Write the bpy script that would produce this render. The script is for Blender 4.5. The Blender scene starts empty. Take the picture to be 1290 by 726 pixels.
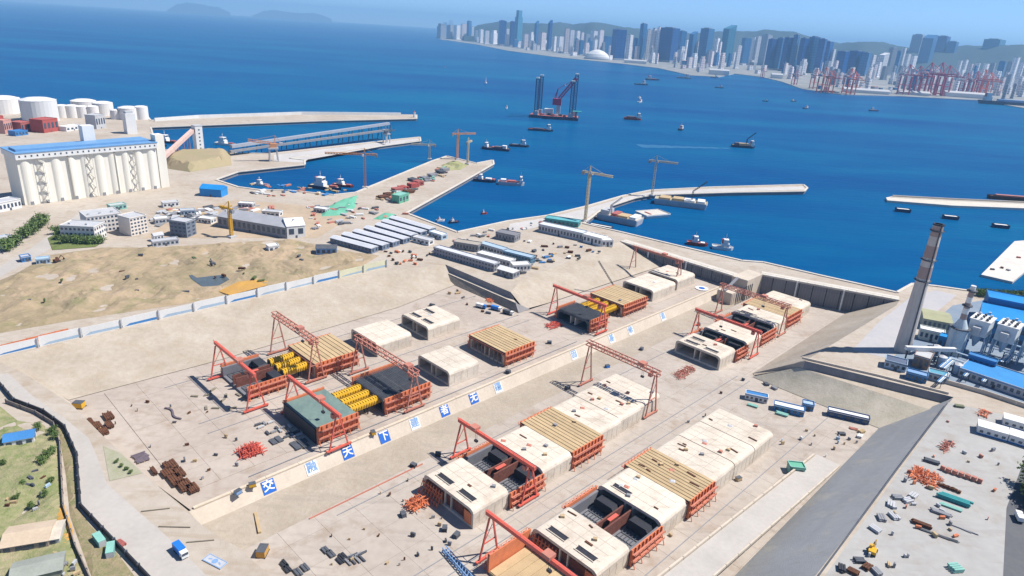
import bpy, math, random
from mathutils import Vector, Matrix
from mathutils.geometry import tessellate_polygon
from mathutils import noise as mnoise
random.seed(7)
R = math.radians
scene = bpy.context.scene
COL = scene.collection

# ------------------------------------------------------------------ camera
PW, PH, FPX, CAMZ = 1290.0, 726.0, 850.0, 185.0
PITCH, ROLL = R(20.9), R(3.6)
_f = Vector((0, math.cos(PITCH), -math.sin(PITCH)))
_r0 = Vector((1, 0, 0)); _u0 = Vector((0, math.sin(PITCH), math.cos(PITCH)))
_r = _r0*math.cos(ROLL) + _u0*math.sin(ROLL)
_u = -_r0*math.sin(ROLL) + _u0*math.cos(ROLL)
cam = bpy.data.cameras.new('camera'); camo = bpy.data.objects.new('camera', cam); COL.objects.link(camo)
camo.matrix_world = Matrix(((_r.x, _u.x, -_f.x, 0), (_r.y, _u.y, -_f.y, 0), (_r.z, _u.z, -_f.z, CAMZ), (0, 0, 0, 1)))
cam.sensor_width = 36; cam.lens = FPX/PW*36; cam.clip_start = 1; cam.clip_end = 120000
scene.camera = camo

# ------------------------------------------------------------------ world, sun, exposure
SUN_AZ, SUN_EL = R(6), R(55)          # direction towards the sun: angle from +X towards +Y, elevation
sd = Vector((math.cos(SUN_AZ)*math.cos(SUN_EL), math.sin(SUN_AZ)*math.cos(SUN_EL), math.sin(SUN_EL)))
wd = bpy.data.worlds.new('World'); scene.world = wd; wd.use_nodes = True
nt = wd.node_tree
bg = nt.nodes['Background']
sky = nt.nodes.new('ShaderNodeTexSky'); sky.sky_type = 'NISHITA'; sky.sun_disc = False
sky.sun_elevation = SUN_EL; sky.sun_rotation = math.atan2(sd.x, sd.y)
sky.altitude = 6000; sky.air_density = 1.0; sky.dust_density = 0.2; sky.ozone_density = 5.0
nt.links.new(sky.outputs[0], bg.inputs[0]); bg.inputs[1].default_value = 0.086
sl = bpy.data.lights.new('sun', 'SUN'); sl.energy = 3.7; sl.angle = R(0.5); sl.color = (1, 0.95, 0.89)
so = bpy.data.objects.new('sun', sl); COL.objects.link(so)
so.rotation_euler = sd.to_track_quat('Z', 'Y').to_euler(); so.location = (300, 0, 500)
scene.view_settings.view_transform = 'Standard'; scene.view_settings.look = 'None'
scene.view_settings.gamma = 1; scene.view_settings.exposure = 1.02
scene.cycles.use_denoising = True
scene.cycles.max_bounces = 5; scene.cycles.volume_bounces = 0
scene.cycles.transparent_max_bounces = 6

# ------------------------------------------------------------------ pixel -> place, dock axes
def G(x, y, z=4.0):
    d = _f + _r*((x-PW/2)/FPX) - _u*((y-PH/2)/FPX)
    t = (z-CAMZ)/d.z
    return Vector((d.x*t, d.y*t, z))
DA = R(46)
DU = Vector((math.cos(DA), math.sin(DA), 0)); DV = Vector((math.sin(DA), -math.cos(DA), 0))
DO = Vector((-95, 231, 0))
def D(s, t, z=0.0):
    p = DO + DU*s + DV*t
    return Vector((p.x, p.y, z))
ZL, ZR, ZQ = -6.0, -13.0, 4.0         # left dock floor, right dock floor, quay

# ------------------------------------------------------------------ materials
def lerp(a, b, f): return tuple(a[i]*(1-f)+b[i]*f for i in range(3))
MATS = {}
def mat(name, col, col2=None, rough=0.8, scale=0.15, scale2=1.2, amt=0.5, bump=0.0, bscale=2.0, metal=0.0, spec=0.3, rnd=0.0, stretch=None, stain=None, stain2=None):
    if name in MATS: return MATS[name]
    m = bpy.data.materials.new(name); m.use_nodes = True
    n = m.node_tree.nodes; l = m.node_tree.links
    b = n['Principled BSDF']; b.inputs['Roughness'].default_value = rough; b.inputs['Metallic'].default_value = metal
    b.inputs['Specular IOR Level'].default_value = spec
    col2 = col2 or tuple(c*0.72 for c in col)
    geo = n.new('ShaderNodeNewGeometry')
    pos = geo.outputs['Position']
    if stretch:
        mp = n.new('ShaderNodeMapping'); mp.inputs['Scale'].default_value = stretch
        l.new(pos, mp.inputs[0]); pos = mp.outputs[0]
    n1 = n.new('ShaderNodeTexNoise'); n1.inputs['Scale'].default_value = scale; n1.inputs['Detail'].default_value = 5; l.new(pos, n1.inputs['Vector'])
    n2 = n.new('ShaderNodeTexNoise'); n2.inputs['Scale'].default_value = scale2; n2.inputs['Detail'].default_value = 4; l.new(pos, n2.inputs['Vector'])
    ad = n.new('ShaderNodeMath'); ad.operation = 'MULTIPLY_ADD'; l.new(n1.outputs[0], ad.inputs[0]); ad.inputs[1].default_value = 1.6; 
    m2 = n.new('ShaderNodeMath'); m2.operation = 'MULTIPLY_ADD'; l.new(n2.outputs[0], m2.inputs[0]); m2.inputs[1].default_value = 1.1; m2.inputs[2].default_value = -0.85
    l.new(m2.outputs[0], ad.inputs[2])
    ml = n.new('ShaderNodeMath'); ml.operation = 'MULTIPLY'; ml.use_clamp = True; l.new(ad.outputs[0], ml.inputs[0]); ml.inputs[1].default_value = amt*2
    mx = n.new('ShaderNodeMix'); mx.data_type = 'RGBA'
    l.new(ml.outputs[0], mx.inputs[0]); mx.inputs[6].default_value = (*col, 1); mx.inputs[7].default_value = (*col2, 1)
    out = mx.outputs[2]
    if stain:
        # blotchy stains and wheel tracks with a shape of their own, stretched along the dock
        mp2 = n.new('ShaderNodeMapping'); mp2.inputs['Rotation'].default_value = (0, 0, -R(46)); mp2.inputs['Scale'].default_value = (0.12, 1, 1); l.new(geo.outputs['Position'], mp2.inputs[0])
        t1 = n.new('ShaderNodeTexNoise'); t1.inputs['Scale'].default_value = 0.35; t1.inputs['Detail'].default_value = 4; l.new(mp2.outputs[0], t1.inputs['Vector'])
        t2 = n.new('ShaderNodeTexNoise'); t2.inputs['Scale'].default_value = 0.09; t2.inputs['Detail'].default_value = 7; t2.inputs['Roughness'].default_value = 0.65; l.new(geo.outputs['Position'], t2.inputs['Vector'])
        for tx, lo, hi, cc, am in ((t1, 0.56, 0.70, stain, 0.6), (t2, 0.53, 0.70, stain2 or stain, 0.65)):
            mr2 = n.new('ShaderNodeMapRange'); l.new(tx.outputs[0], mr2.inputs[0]); mr2.inputs[1].default_value = lo; mr2.inputs[2].default_value = hi; mr2.inputs[3].default_value = 0; mr2.inputs[4].default_value = am
            mq = n.new('ShaderNodeMix'); mq.data_type = 'RGBA'; l.new(mr2.outputs[0], mq.inputs[0]); l.new(out, mq.inputs[6]); mq.inputs[7].default_value = (*cc, 1); out = mq.outputs[2]
    if rnd:
        oi = n.new('ShaderNodeObjectInfo'); mr = n.new('ShaderNodeMapRange')
        mr.inputs[3].default_value = 1-rnd; mr.inputs[4].default_value = 1+rnd*0.6; l.new(oi.outputs['Random'], mr.inputs[0])
        hs = n.new('ShaderNodeHueSaturation'); l.new(mr.outputs[0], hs.inputs['Value']); l.new(out, hs.inputs['Color']); out = hs.outputs[0]
    l.new(out, b.inputs['Base Color'])
    if bump:
        nb = n.new('ShaderNodeTexNoise'); nb.inputs['Scale'].default_value = bscale; nb.inputs['Detail'].default_value = 6; l.new(pos, nb.inputs['Vector'])
        bp = n.new('ShaderNodeBump'); bp.inputs['Strength'].default_value = bump; bp.inputs['Distance'].default_value = 0.5
        l.new(nb.outputs[0], bp.inputs['Height']); l.new(bp.outputs[0], b.inputs['Normal'])
    MATS[name] = m
    return m
def stripes(name, ca, cb, freq, axis=2, duty=0.5, rough=0.5, rnd=0.15, spec=0.4):
    """facade: storey bands and bays in object space"""
    if name in MATS: return MATS[name]
    m = bpy.data.materials.new(name); m.use_nodes = True
    n = m.node_tree.nodes; l = m.node_tree.links; b = n['Principled BSDF']
    b.inputs['Roughness'].default_value = rough; b.inputs['Specular IOR Level'].default_value = spec
    tc = n.new('ShaderNodeTexCoord'); sx = n.new('ShaderNodeSeparateXYZ'); l.new(tc.outputs['Object'], sx.inputs[0])
    def band(o, fr, du):
        a = n.new('ShaderNodeMath'); a.operation = 'MULTIPLY'; l.new(o, a.inputs[0]); a.inputs[1].default_value = fr
        f = n.new('ShaderNodeMath'); f.operation = 'FRACT'; l.new(a.outputs[0], f.inputs[0])
        g = n.new('ShaderNodeMath'); g.operation = 'LESS_THAN'; l.new(f.outputs[0], g.inputs[0]); g.inputs[1].default_value = du
        return g.outputs[0]
    z = band(sx.outputs[2], freq[1], duty)
    sm = n.new('ShaderNodeMath'); sm.operation = 'ADD'; l.new(sx.outputs[0], sm.inputs[0]); l.new(sx.outputs[1], sm.inputs[1])
    x = band(sm.outputs[0], freq[0], 0.62)
    mu = n.new('ShaderNodeMath'); mu.operation = 'MULTIPLY'; l.new(z, mu.inputs[0]); l.new(x, mu.inputs[1])
    mx = n.new('ShaderNodeMix'); mx.data_type = 'RGBA'; l.new(mu.outputs[0], mx.inputs[0])
    mx.inputs[6].default_value = (*ca, 1); mx.inputs[7].default_value = (*cb, 1)
    oi = n.new('ShaderNodeObjectInfo'); mr = n.new('ShaderNodeMapRange'); mr.inputs[3].default_value = 1-rnd; mr.inputs[4].default_value = 1+rnd
    l.new(oi.outputs['Random'], mr.inputs[0])
    hs = n.new('ShaderNodeHueSaturation'); l.new(mr.outputs[0], hs.inputs['Value']); l.new(mx.outputs[2], hs.inputs['Color'])
    l.new(hs.outputs[0], b.inputs['Base Color'])
    MATS[name] = m
    return m
CONC = mat('concrete_apron', (0.52, 0.45, 0.37), (0.40, 0.335, 0.265), scale=0.03, scale2=0.4, amt=0.5, bump=0.15)
QUAYC = mat('quay_concrete', (0.456, 0.408, 0.348), (0.353, 0.297, 0.237), scale=0.02, scale2=0.25, amt=0.55, bump=0.2, stain=(0.33, 0.27, 0.2), stain2=(0.30, 0.23, 0.16))
SLABL = mat('floor_slab_upper', (0.444, 0.387, 0.331), (0.348, 0.291, 0.244), scale=0.03, scale2=0.3, amt=0.5, rnd=0.03, stain=(0.30, 0.26, 0.225), stain2=(0.27, 0.20, 0.145))
SLABR = mat('floor_slab_lower', (0.435, 0.387, 0.335), (0.335, 0.287, 0.244), scale=0.025, scale2=0.3, amt=0.5, rnd=0.03, stain=(0.30, 0.26, 0.225), stain2=(0.27, 0.20, 0.145))
BANK = mat('bank_concrete', (0.437, 0.386, 0.319), (0.328, 0.277, 0.214), scale=0.05, scale2=0.35, amt=0.55, bump=0.4, bscale=0.6, stain=(0.36, 0.3, 0.23), stain2=(0.34, 0.27, 0.19))
BANKG = mat('bank_dark_grey', (0.287, 0.297, 0.304), (0.238, 0.241, 0.245), scale=0.03, scale2=0.4, amt=0.5, bump=0.3, stain=(0.23, 0.235, 0.23), stain2=(0.35, 0.33, 0.29))
WALLC = mat('wall_white_concrete', (0.56, 0.49, 0.40), (0.42, 0.36, 0.29), scale=0.08, scale2=0.7, amt=0.45)
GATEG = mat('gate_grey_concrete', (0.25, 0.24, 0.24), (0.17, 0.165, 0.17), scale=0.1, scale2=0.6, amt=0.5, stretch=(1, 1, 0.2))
SEG = mat('segment_concrete', (0.66, 0.59, 0.49), (0.48, 0.42, 0.345), scale=0.12, scale2=0.8, amt=0.45, rnd=0.06, stain=(0.42, 0.36, 0.29), stain2=(0.40, 0.33, 0.26))
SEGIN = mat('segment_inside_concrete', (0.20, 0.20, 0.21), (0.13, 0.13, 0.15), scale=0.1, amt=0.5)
DARK = mat('dark_steel', (0.035, 0.037, 0.045), (0.02, 0.02, 0.025), rough=0.6, scale=0.3, amt=0.4)
SLATE = mat('dark_rebar_grey', (0.10, 0.11, 0.13), (0.06, 0.065, 0.075), rough=0.7, scale=0.3, amt=0.5)
ORNG = mat('orange_formwork', (0.72, 0.22, 0.09), (0.48, 0.16, 0.08), rough=0.6, scale=0.25, amt=0.5, rnd=0.08)
REDC = mat('red_crane_paint', (0.68, 0.12, 0.08), (0.46, 0.11, 0.08), rough=0.5, scale=0.2, amt=0.4)
RUSTC = mat('faded_red_crane_paint', (0.52, 0.20, 0.14), (0.37, 0.16, 0.12), rough=0.6, scale=0.2, amt=0.5)
RUST = mat('rusty_rebar', (0.15, 0.062, 0.03), (0.08, 0.035, 0.02), rough=0.9, scale=0.6, amt=0.6)
REBW = mat('rebar_wall_brown', (0.20, 0.075, 0.05), (0.12, 0.045, 0.035), rough=0.9, scale=0.6, amt=0.6)
WOOD = mat('formwork_board', (0.507, 0.376, 0.212), (0.389, 0.286, 0.163), rough=0.8, scale=0.2, scale2=1.5, amt=0.5, rnd=0.1)
YELL = mat('yellow_formwork', (0.66, 0.40, 0.02), (0.5, 0.29, 0.02), rough=0.5, scale=0.4, amt=0.4)
WHITE = mat('white_paint', (0.72, 0.72, 0.70), (0.58, 0.58, 0.56), rough=0.5, scale=0.1, amt=0.4)
CREAM = mat('cream_silo_paint', (0.78, 0.75, 0.66), (0.66, 0.63, 0.54), rough=0.7, scale=0.05, scale2=0.4, amt=0.4, stretch=(1, 1, 0.15))
BLUER = mat('blue_roof', (0.06, 0.22, 0.48), (0.04, 0.16, 0.38), rough=0.45, scale=0.08, amt=0.5)
BRBLUE = mat('bright_blue_roof', (0.02, 0.26, 0.62), (0.015, 0.19, 0.48), rough=0.45, scale=0.06, amt=0.5)
PBLUE = mat('pale_blue_steel', (0.38, 0.50, 0.60), (0.28, 0.38, 0.48), rough=0.5, scale=0.1, amt=0.5)
SBLUE = mat('sign_blue', (0.012, 0.10, 0.42), (0.02, 0.13, 0.46), rough=0.5, amt=0.3)
SBLUP = mat('faded_sign_blue', (0.16, 0.28, 0.48), (0.2, 0.33, 0.52), rough=0.6, amt=0.5)
GREY = mat('grey_metal', (0.27, 0.275, 0.29), (0.2, 0.205, 0.22), rough=0.6, scale=0.2, amt=0.5)
LGREY = mat('light_grey_metal', (0.48, 0.49, 0.50), (0.38, 0.385, 0.40), rough=0.6, scale=0.15, amt=0.5)
GREEN = mat('green_net', (0.10, 0.34, 0.22), (0.14, 0.38, 0.27), rough=0.9, scale=0.15, amt=0.5)
TEAL = mat('teal_paint', (0.03, 0.27, 0.27), (0.03, 0.2, 0.21), rough=0.5, scale=0.3, amt=0.4)
MINT = mat('mint_green_sheet', (0.24, 0.48, 0.40), (0.17, 0.38, 0.33), rough=0.6, scale=0.3, amt=0.4)
NETG = mat('grey_green_net_deck', (0.17, 0.235, 0.205), (0.12, 0.18, 0.165), rough=0.9, scale=0.1, scale2=0.6, amt=0.6)
DIRT = mat('bare_earth', (0.391, 0.293, 0.196), (0.246, 0.2, 0.119), rough=0.95, scale=0.018, scale2=0.16, amt=0.55, bump=0.6, bscale=0.5, stain=(0.26, 0.2, 0.12), stain2=(0.16, 0.17, 0.07))
GRASS = mat('rough_grass', (0.13, 0.18, 0.05), (0.34, 0.29, 0.18), rough=0.95, scale=0.05, scale2=0.4, amt=0.55, bump=0.8, bscale=1.5)
OCHRE = mat('ochre_sand', (0.50, 0.28, 0.06), (0.40, 0.23, 0.07), rough=0.95, scale=0.1, amt=0.5)
ASPH = mat('asphalt', (0.085, 0.09, 0.10), (0.12, 0.12, 0.125), rough=0.85, scale=0.05, scale2=0.6, amt=0.5)
ROADC = mat('concrete_road', (0.44, 0.41, 0.375), (0.36, 0.335, 0.305), rough=0.8, scale=0.06, scale2=0.5, amt=0.5)
PURPLE = mat('purple_grey_stack', (0.16, 0.13, 0.15), (0.1, 0.08, 0.1), scale=0.5, amt=0.6)
REDB = mat('red_brick_building', (0.42, 0.09, 0.075), (0.30, 0.07, 0.06), scale=0.2, amt=0.5)
NAVY = mat('navy_hull', (0.02, 0.04, 0.09), (0.04, 0.06, 0.1), rough=0.5, amt=0.4)
HULLR = mat('red_hull', (0.36, 0.05, 0.04), (0.25, 0.05, 0.04), rough=0.5, amt=0.4)
DECKR = mat('red_deck', (0.42, 0.12, 0.10), (0.30, 0.10, 0.09), rough=0.7, scale=0.3, amt=0.5)
WATERP = mat('puddle_grey_water', (0.07, 0.09, 0.10), (0.10, 0.12, 0.12), rough=0.15, amt=0.5, spec=0.5)
LEAF = mat('leaf_green', (0.088, 0.155, 0.041), (0.149, 0.203, 0.061), rough=0.8, scale=0.8, scale2=3, amt=0.5, rnd=0.2)
BARK = mat('bark', (0.10, 0.07, 0.045), rough=0.9)
GLASSB = mat('window_glass', (0.03, 0.05, 0.08), (0.05, 0.08, 0.12), rough=0.15, spec=0.6)
TYRE = mat('tyre_rubber', (0.02, 0.02, 0.02), rough=0.9)
CABLUE = mat('truck_blue', (0.02, 0.17, 0.55), (0.02, 0.14, 0.45), rough=0.4, amt=0.3)
CABYEL = mat('machine_yellow', (0.62, 0.35, 0.02), rough=0.5, amt=0.3)
TREDM = mat('chimney_red_band', (0.37, 0.27, 0.24), (0.30, 0.23, 0.21), rough=0.8, amt=0.6)
TCONC = mat('chimney_concrete', (0.56, 0.52, 0.48), (0.42, 0.385, 0.35), rough=0.8, scale=0.2, amt=0.5, stretch=(1, 1, 0.15))

# ------------------------------------------------------------------ mesh helpers
class M:
    def __init__(self): self.v = []; self.f = []
    def add(self, vs, fs):
        k = len(self.v); self.v += [tuple(p) for p in vs]; self.f += [tuple(i+k for i in f) for f in fs]; return self
    def box(self, c, s, rz=0.0, top=1.0):
        x, y, z = s[0]/2, s[1]/2, s[2]/2; cr, sr = math.cos(rz), math.sin(rz); vs = []
        for dz, k in ((-z, 1.0), (z, top)):
            for a, b in ((-x, -y), (x, -y), (x, y), (-x, y)):
                a *= k; b *= k
                vs.append((c[0]+a*cr-b*sr, c[1]+a*sr+b*cr, c[2]+dz))
        return self.add(vs, [(3, 2, 1, 0), (4, 5, 6, 7), (0, 1, 5, 4), (1, 2, 6, 5), (2, 3, 7, 6), (3, 0, 4, 7)])
    def bb(self, x0, x1, y0, y1, z0, z1): return self.box(((x0+x1)/2, (y0+y1)/2, (z0+z1)/2), (x1-x0, y1-y0, z1-z0))
    def beam(self, a, b, w, h=None):
        a = Vector(a); b = Vector(b); d = (b-a); 
        if d.length < 1e-5: return self
        d.normalize(); up = Vector((0, 0, 1)) if abs(d.z) < 0.95 else Vector((1, 0, 0))
        s = d.cross(up).normalized(); t = s.cross(d); h = h or w; vs = []
        for p in (a, b):
            for i, j in ((-1, -1), (1, -1), (1, 1), (-1, 1)): vs.append(p+s*(i*w/2)+t*(j*h/2))
        return self.add(vs, [(3, 2, 1, 0), (4, 5, 6, 7), (0, 1, 5, 4), (1, 2, 6, 5), (2, 3, 7, 6), (3, 0, 4, 7)])
    def tube(self, a, b, r0, r1=None, n=8):
        a = Vector(a); b = Vector(b); d = (b-a).normalized(); r1 = r0 if r1 is None else r1
        up = Vector((0, 0, 1)) if abs(d.z) < 0.95 else Vector((1, 0, 0))
        s = d.cross(up).normalized(); t = s.cross(d); vs = []
        for p, r in ((a, r0), (b, r1)):
            for i in range(n):
                an = 2*math.pi*i/n; vs.append(p+s*(math.cos(an)*r)+t*(math.sin(an)*r))
        fs = [(i, (i+1) % n, n+(i+1) % n, n+i) for i in range(n)]
        fs += [tuple(range(n-1, -1, -1)), tuple(range(n, 2*n))]
        return self.add(vs, fs)
    def lathe(self, c, prof, n=20):
        vs = []; k = len(prof)
        for r, z in prof:
            for i in range(n): an = 2*math.pi*i/n; vs.append((c[0]+r*math.cos(an), c[1]+r*math.sin(an), c[2]+z))
        fs = [(j*n+i, j*n+(i+1) % n, (j+1)*n+(i+1) % n, (j+1)*n+i) for j in range(k-1) for i in range(n)]
        fs += [tuple(range(n-1, -1, -1)), tuple(range((k-1)*n, k*n))]
        return self.add(vs, fs)
    def prism(self, poly, z0, z1):
        n = len(poly); a = sum(poly[i][0]*poly[(i+1) % n][1]-poly[(i+1) % n][0]*poly[i][1] for i in range(n))
        if a < 0: poly = poly[::-1]
        vs = [(p[0], p[1], z0) for p in poly]+[(p[0], p[1], z1) for p in poly]
        return self.add(vs, [tuple(range(n-1, -1, -1)), tuple(range(n, 2*n))]+[(i, (i+1) % n, n+(i+1) % n, n+i) for i in range(n)])
    def prismx(self, prof, x0, x1):
        """profile in (y,z) extruded along x"""
        n = len(prof); a = sum(prof[i][0]*prof[(i+1) % n][1]-prof[(i+1) % n][0]*prof[i][1] for i in range(n))
        if a < 0: prof = prof[::-1]
        vs = [(x0, p[0], p[1]) for p in prof]+[(x1, p[0], p[1]) for p in prof]
        return self.add(vs, [tuple(range(n-1, -1, -1)), tuple(range(n, 2*n))]+[(i, (i+1) % n, n+(i+1) % n, n+i) for i in range(n)])
    def lattice(self, a, b, w, n, cw=0.25, bw=0.15):
        a = Vector(a); b = Vector(b); d = (b-a).normalized(); up = Vector((0, 0, 1)) if abs(d.z) < 0.9 else Vector((1, 0, 0))
        s = d.cross(up).normalized()*w/2; t = s.normalized().cross(d)*w/2
        cs = [s+t, s-t, -s-t, -s+t]
        for c in cs: self.beam(a+c, b+c, cw)
        for i in range(n):
            p = a.lerp(b, i/n); q = a.lerp(b, (i+1)/n)
            for k in range(4): self.beam(p+cs[k], q+cs[(k+1) % 4], bw)
        return self
    def gable(self, L, Wd, z0, h, over=0.3):
        """ridge along x"""
        return self.prismx([(-Wd/2-over, z0), (Wd/2+over, z0), (0, z0+h)], -L/2-over, L/2+over)
def obj(name, m, material, parent=None):
    me = bpy.data.meshes.new(name)
    if isinstance(m, M): me.from_pydata(m.v, [], m.f)
    else: me = m
    me.materials.clear(); me.materials.append(material)
    o = bpy.data.objects.new(name, me); COL.objects.link(o)
    if parent is not None: o.parent = parent
    return o
def tag(o, label, cat, group=None, kind=None):
    if label: o['label'] = label
    if cat: o['category'] = cat
    if group: o['group'] = group
    if kind: o['kind'] = kind
    return o
def thing(name, label, cat, loc, rz=0.0, group=None):
    o = bpy.data.objects.new(name, None); COL.objects.link(o); o.empty_display_size = 1
    o.location = loc; o.rotation_euler = (0, 0, rz)
    return tag(o, label, cat, group)
def struct(name, m, material, label=None):
    o = obj(name, m, material); o['kind'] = 'structure'; o['label'] = label or name.replace('_', ' ')
    return o
def copytree(root, loc, rz, label=None, scale=None):
    r = root.copy(); COL.objects.link(r); r.location = loc; r.rotation_euler = (0, 0, rz)
    if label: r['label'] = label
    if scale: r.scale = scale
    for c in list(root.children):
        d = c.copy(); COL.objects.link(d); d.parent = r
        for e in list(c.children):
            g = e.copy(); COL.objects.link(g); g.parent = d
    return r
def front(a, b, z=ZQ):
    """front edge from two pixels on the ground: middle point, heading, length"""
    p = G(*a, z); q = G(*b, z); d = q-p
    return p, math.atan2(d.y, d.x), d.length
def sheet(poly, z=None):
    """flat polygon sheet with a few holes allowed: [outer, hole...] of Vectors"""
    m = M(); flat = [p for ring in poly for p in ring]
    tris = tessellate_polygon([[Vector((p.x, p.y, 0)) for p in ring] for ring in poly])
    fs = []
    for t in tris:
        a, b, c = (flat[i] for i in t)
        fs.append(t if (b.x-a.x)*(c.y-a.y)-(b.y-a.y)*(c.x-a.x) > 0 else t[::-1])
    m.add([(p.x, p.y, p.z if z is None else z) for p in flat], fs)
    return m
def rough_patch(name, poly, material, z, res, amp, nscale, lip=6.0, flats=()):
    """uneven ground: polygon cut on a grid, pushed up by noise away from its rim"""
    import bmesh
    mm = sheet([poly], z); me = bpy.data.meshes.new(name); me.from_pydata(mm.v, [], mm.f)
    bm = bmesh.new(); bm.from_mesh(me)
    xs = [p.x for p in poly]; ys = [p.y for p in poly]
    for ax, lo, hi in ((0, min(xs), max(xs)), (1, min(ys), max(ys))):
        k = lo+res
        while k < hi:
            co = (k, 0, 0) if ax == 0 else (0, k, 0); no = (1, 0, 0) if ax == 0 else (0, 1, 0)
            bmesh.ops.bisect_plane(bm, geom=bm.verts[:]+bm.edges[:]+bm.faces[:], plane_co=co, plane_no=no); k += res
    n = len(poly)
    for v in bm.verts:
        dmin = 1e9
        for i in range(n):
            a = poly[i]; b = poly[(i+1) % n]; ab = Vector((b.x-a.x, b.y-a.y)); ap = Vector((v.co.x-a.x, v.co.y-a.y))
            t = max(0, min(1, ap.dot(ab)/max(1e-6, ab.dot(ab)))); dmin = min(dmin, (ap-ab*t).length)
        f = min(1, dmin/lip)
        h = mnoise.fractal(Vector((v.co.x*nscale, v.co.y*nscale, 3.1)), 0.9, 2.1, 5)
        dz = f*amp*(0.55+h)
        for fc, fr, fh in flats:
            k = max(0, min(1, (math.hypot(v.co.x-fc.x, v.co.y-fc.y)-fr)/(fr*0.5))); dz = dz*k+fh*(1-k)
        v.co.z += dz
    bm.to_mesh(me); bm.free()
    me.materials.append(material)
    o = bpy.data.objects.new(name, me); COL.objects.link(o); o['kind'] = 'structure'; o['label'] = name.replace('_', ' ')
    return o
def px(pts, z=ZQ): return [G(x, y, z) for x, y in pts]

# ================================================================== SETTING
# ------------------------------------------------------------------ sea
def sea_material():
    m = bpy.data.materials.new('sea_water'); m.use_nodes = True; n = m.node_tree.nodes; l = m.node_tree.links
    b = n['Principled BSDF']; b.inputs['Roughness'].default_value = 0.32; b.inputs['Specular IOR Level'].default_value = 0.012; b.inputs['IOR'].default_value = 1.33
    geo = n.new('ShaderNodeNewGeometry')
    mp = n.new('ShaderNodeMapping'); mp.inputs['Rotation'].default_value = (0, 0, R(20)); mp.inputs['Scale'].default_value = (0.35, 1, 1); l.new(geo.outputs['Position'], mp.inputs[0])
    a = n.new('ShaderNodeTexNoise'); a.inputs['Scale'].default_value = 0.0022; a.inputs['Detail'].default_value = 6; a.inputs['Roughness'].default_value = 0.55; l.new(mp.outputs[0], a.inputs['Vector'])
    c = n.new('ShaderNodeTexNoise'); c.inputs['Scale'].default_value = 0.03; c.inputs['Detail'].default_value = 5; l.new(mp.outputs[0], c.inputs['Vector'])
    ad = n.new('ShaderNodeMath'); ad.operation = 'MULTIPLY_ADD'; l.new(c.outputs[0], ad.inputs[0]); ad.inputs[1].default_value = 0.25; l.new(a.outputs[0], ad.inputs[2])
    rp = n.new('ShaderNodeValToRGB'); e = rp.color_ramp.elements
    e[0].position = 0.46; e[0].color = (0.0, 0.05, 0.175, 1); e[1].position = 0.80; e[1].color = (0.0, 0.10, 0.215, 1)
    k = rp.color_ramp.elements.new(0.62); k.color = (0.0, 0.07, 0.195, 1)
    l.new(ad.outputs[0], rp.inputs[0]); 
    mp3 = n.new('ShaderNodeMapping'); mp3.inputs['Rotation'].default_value = (0, 0, R(-12)); mp3.inputs['Scale'].default_value = (0.10, 1, 1); l.new(geo.outputs['Position'], mp3.inputs[0])
    st = n.new('ShaderNodeTexNoise'); st.inputs['Scale'].default_value = 0.006; st.inputs['Detail'].default_value = 7; st.inputs['Roughness'].default_value = 0.6; l.new(mp3.outputs[0], st.inputs['Vector'])
    sr = n.new('ShaderNodeMapRange'); l.new(st.outputs[0], sr.inputs[0]); sr.inputs[1].default_value = 0.50; sr.inputs[2].default_value = 0.72; sr.inputs[3].default_value = 0; sr.inputs[4].default_value = 0.55
    sx_ = n.new('ShaderNodeMix'); sx_.data_type = 'RGBA'; l.new(sr.outputs[0], sx_.inputs[0]); l.new(rp.outputs[0], sx_.inputs[6]); sx_.inputs[7].default_value = (0.002, 0.135, 0.25, 1)
    l.new(sx_.outputs[2], b.inputs['Base Color'])
    w = n.new('ShaderNodeTexNoise'); w.inputs['Scale'].default_value = 0.12; w.inputs['Detail'].default_value = 8; l.new(mp.outputs[0], w.inputs['Vector'])
    bp = n.new('ShaderNodeBump'); bp.inputs['Strength'].default_value = 0.5; bp.inputs['Distance'].default_value = 1.2
    l.new(w.outputs[0], bp.inputs['Height']); l.new(bp.outputs[0], b.inputs['Normal'])
    return m
SEA = sea_material()
S_ = 45000

# ------------------------------------------------------------------ land with the pit of the dry dock
CREST = [(-62, -190), (47, -190), (165, -190), (234, -171), (234, -95), (258, -108), (405, -127), (412, -127), (412, -8),
         (436, 2), (472, 101), (458, 103), (301, 98), (325, 174), (124, 177), (-60, 177), (-24, 60), (-24, 48), (-26, 28), (-30.5, 12), (-33, -7), (-35, -25), (-38, -51), (-41, -79), (-44, -115), (-54, -164)]
coast = [Vector((1500, 900, ZQ))] + px([(1290, 374), (1235, 369), (1180, 361), (1150, 358), (1130, 369), (1040, 349), (962, 331), (935, 329), (858, 311), (783, 293), (735, 282),
         (760, 263), (800, 250), (822, 246), (920, 243), (1013, 241.5), (1017, 237), (1012, 233), (900, 236), (820, 240), (785, 247), (740, 260), (690, 272), (640, 279), (576, 293),
         (512, 269), (584, 229), (622, 207), (621, 202), (600, 206), (563, 197), (545, 203), (448, 243), (420, 246), (360, 240), (330, 240), (300, 236), (272, 227), (300, 217), (384, 208), (384, 202), (365, 200),
         (530, 178), (529, 173), (490, 177), (340, 194), (290, 193), (250, 191), (205, 189), (195, 178), (190, 161), (400, 153), (525, 150), (525, 145), (380, 143.5), (250, 148), (190, 152),
         (185, 146), (100, 138), (0, 131)]) + [Vector((-2200, 1300, ZQ)), Vector((-2200, -600, ZQ)), Vector((1500, -600, ZQ))]
pit = [D(s, t, ZQ) for s, t in CREST]
struct('sea', sheet([[Vector((-S_, 20, 0)), Vector((S_, 20, 0)), Vector((S_, S_, 0)), Vector((-S_, S_, 0))], pit], 0.0), SEA, 'open blue sea of the bay')
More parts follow.
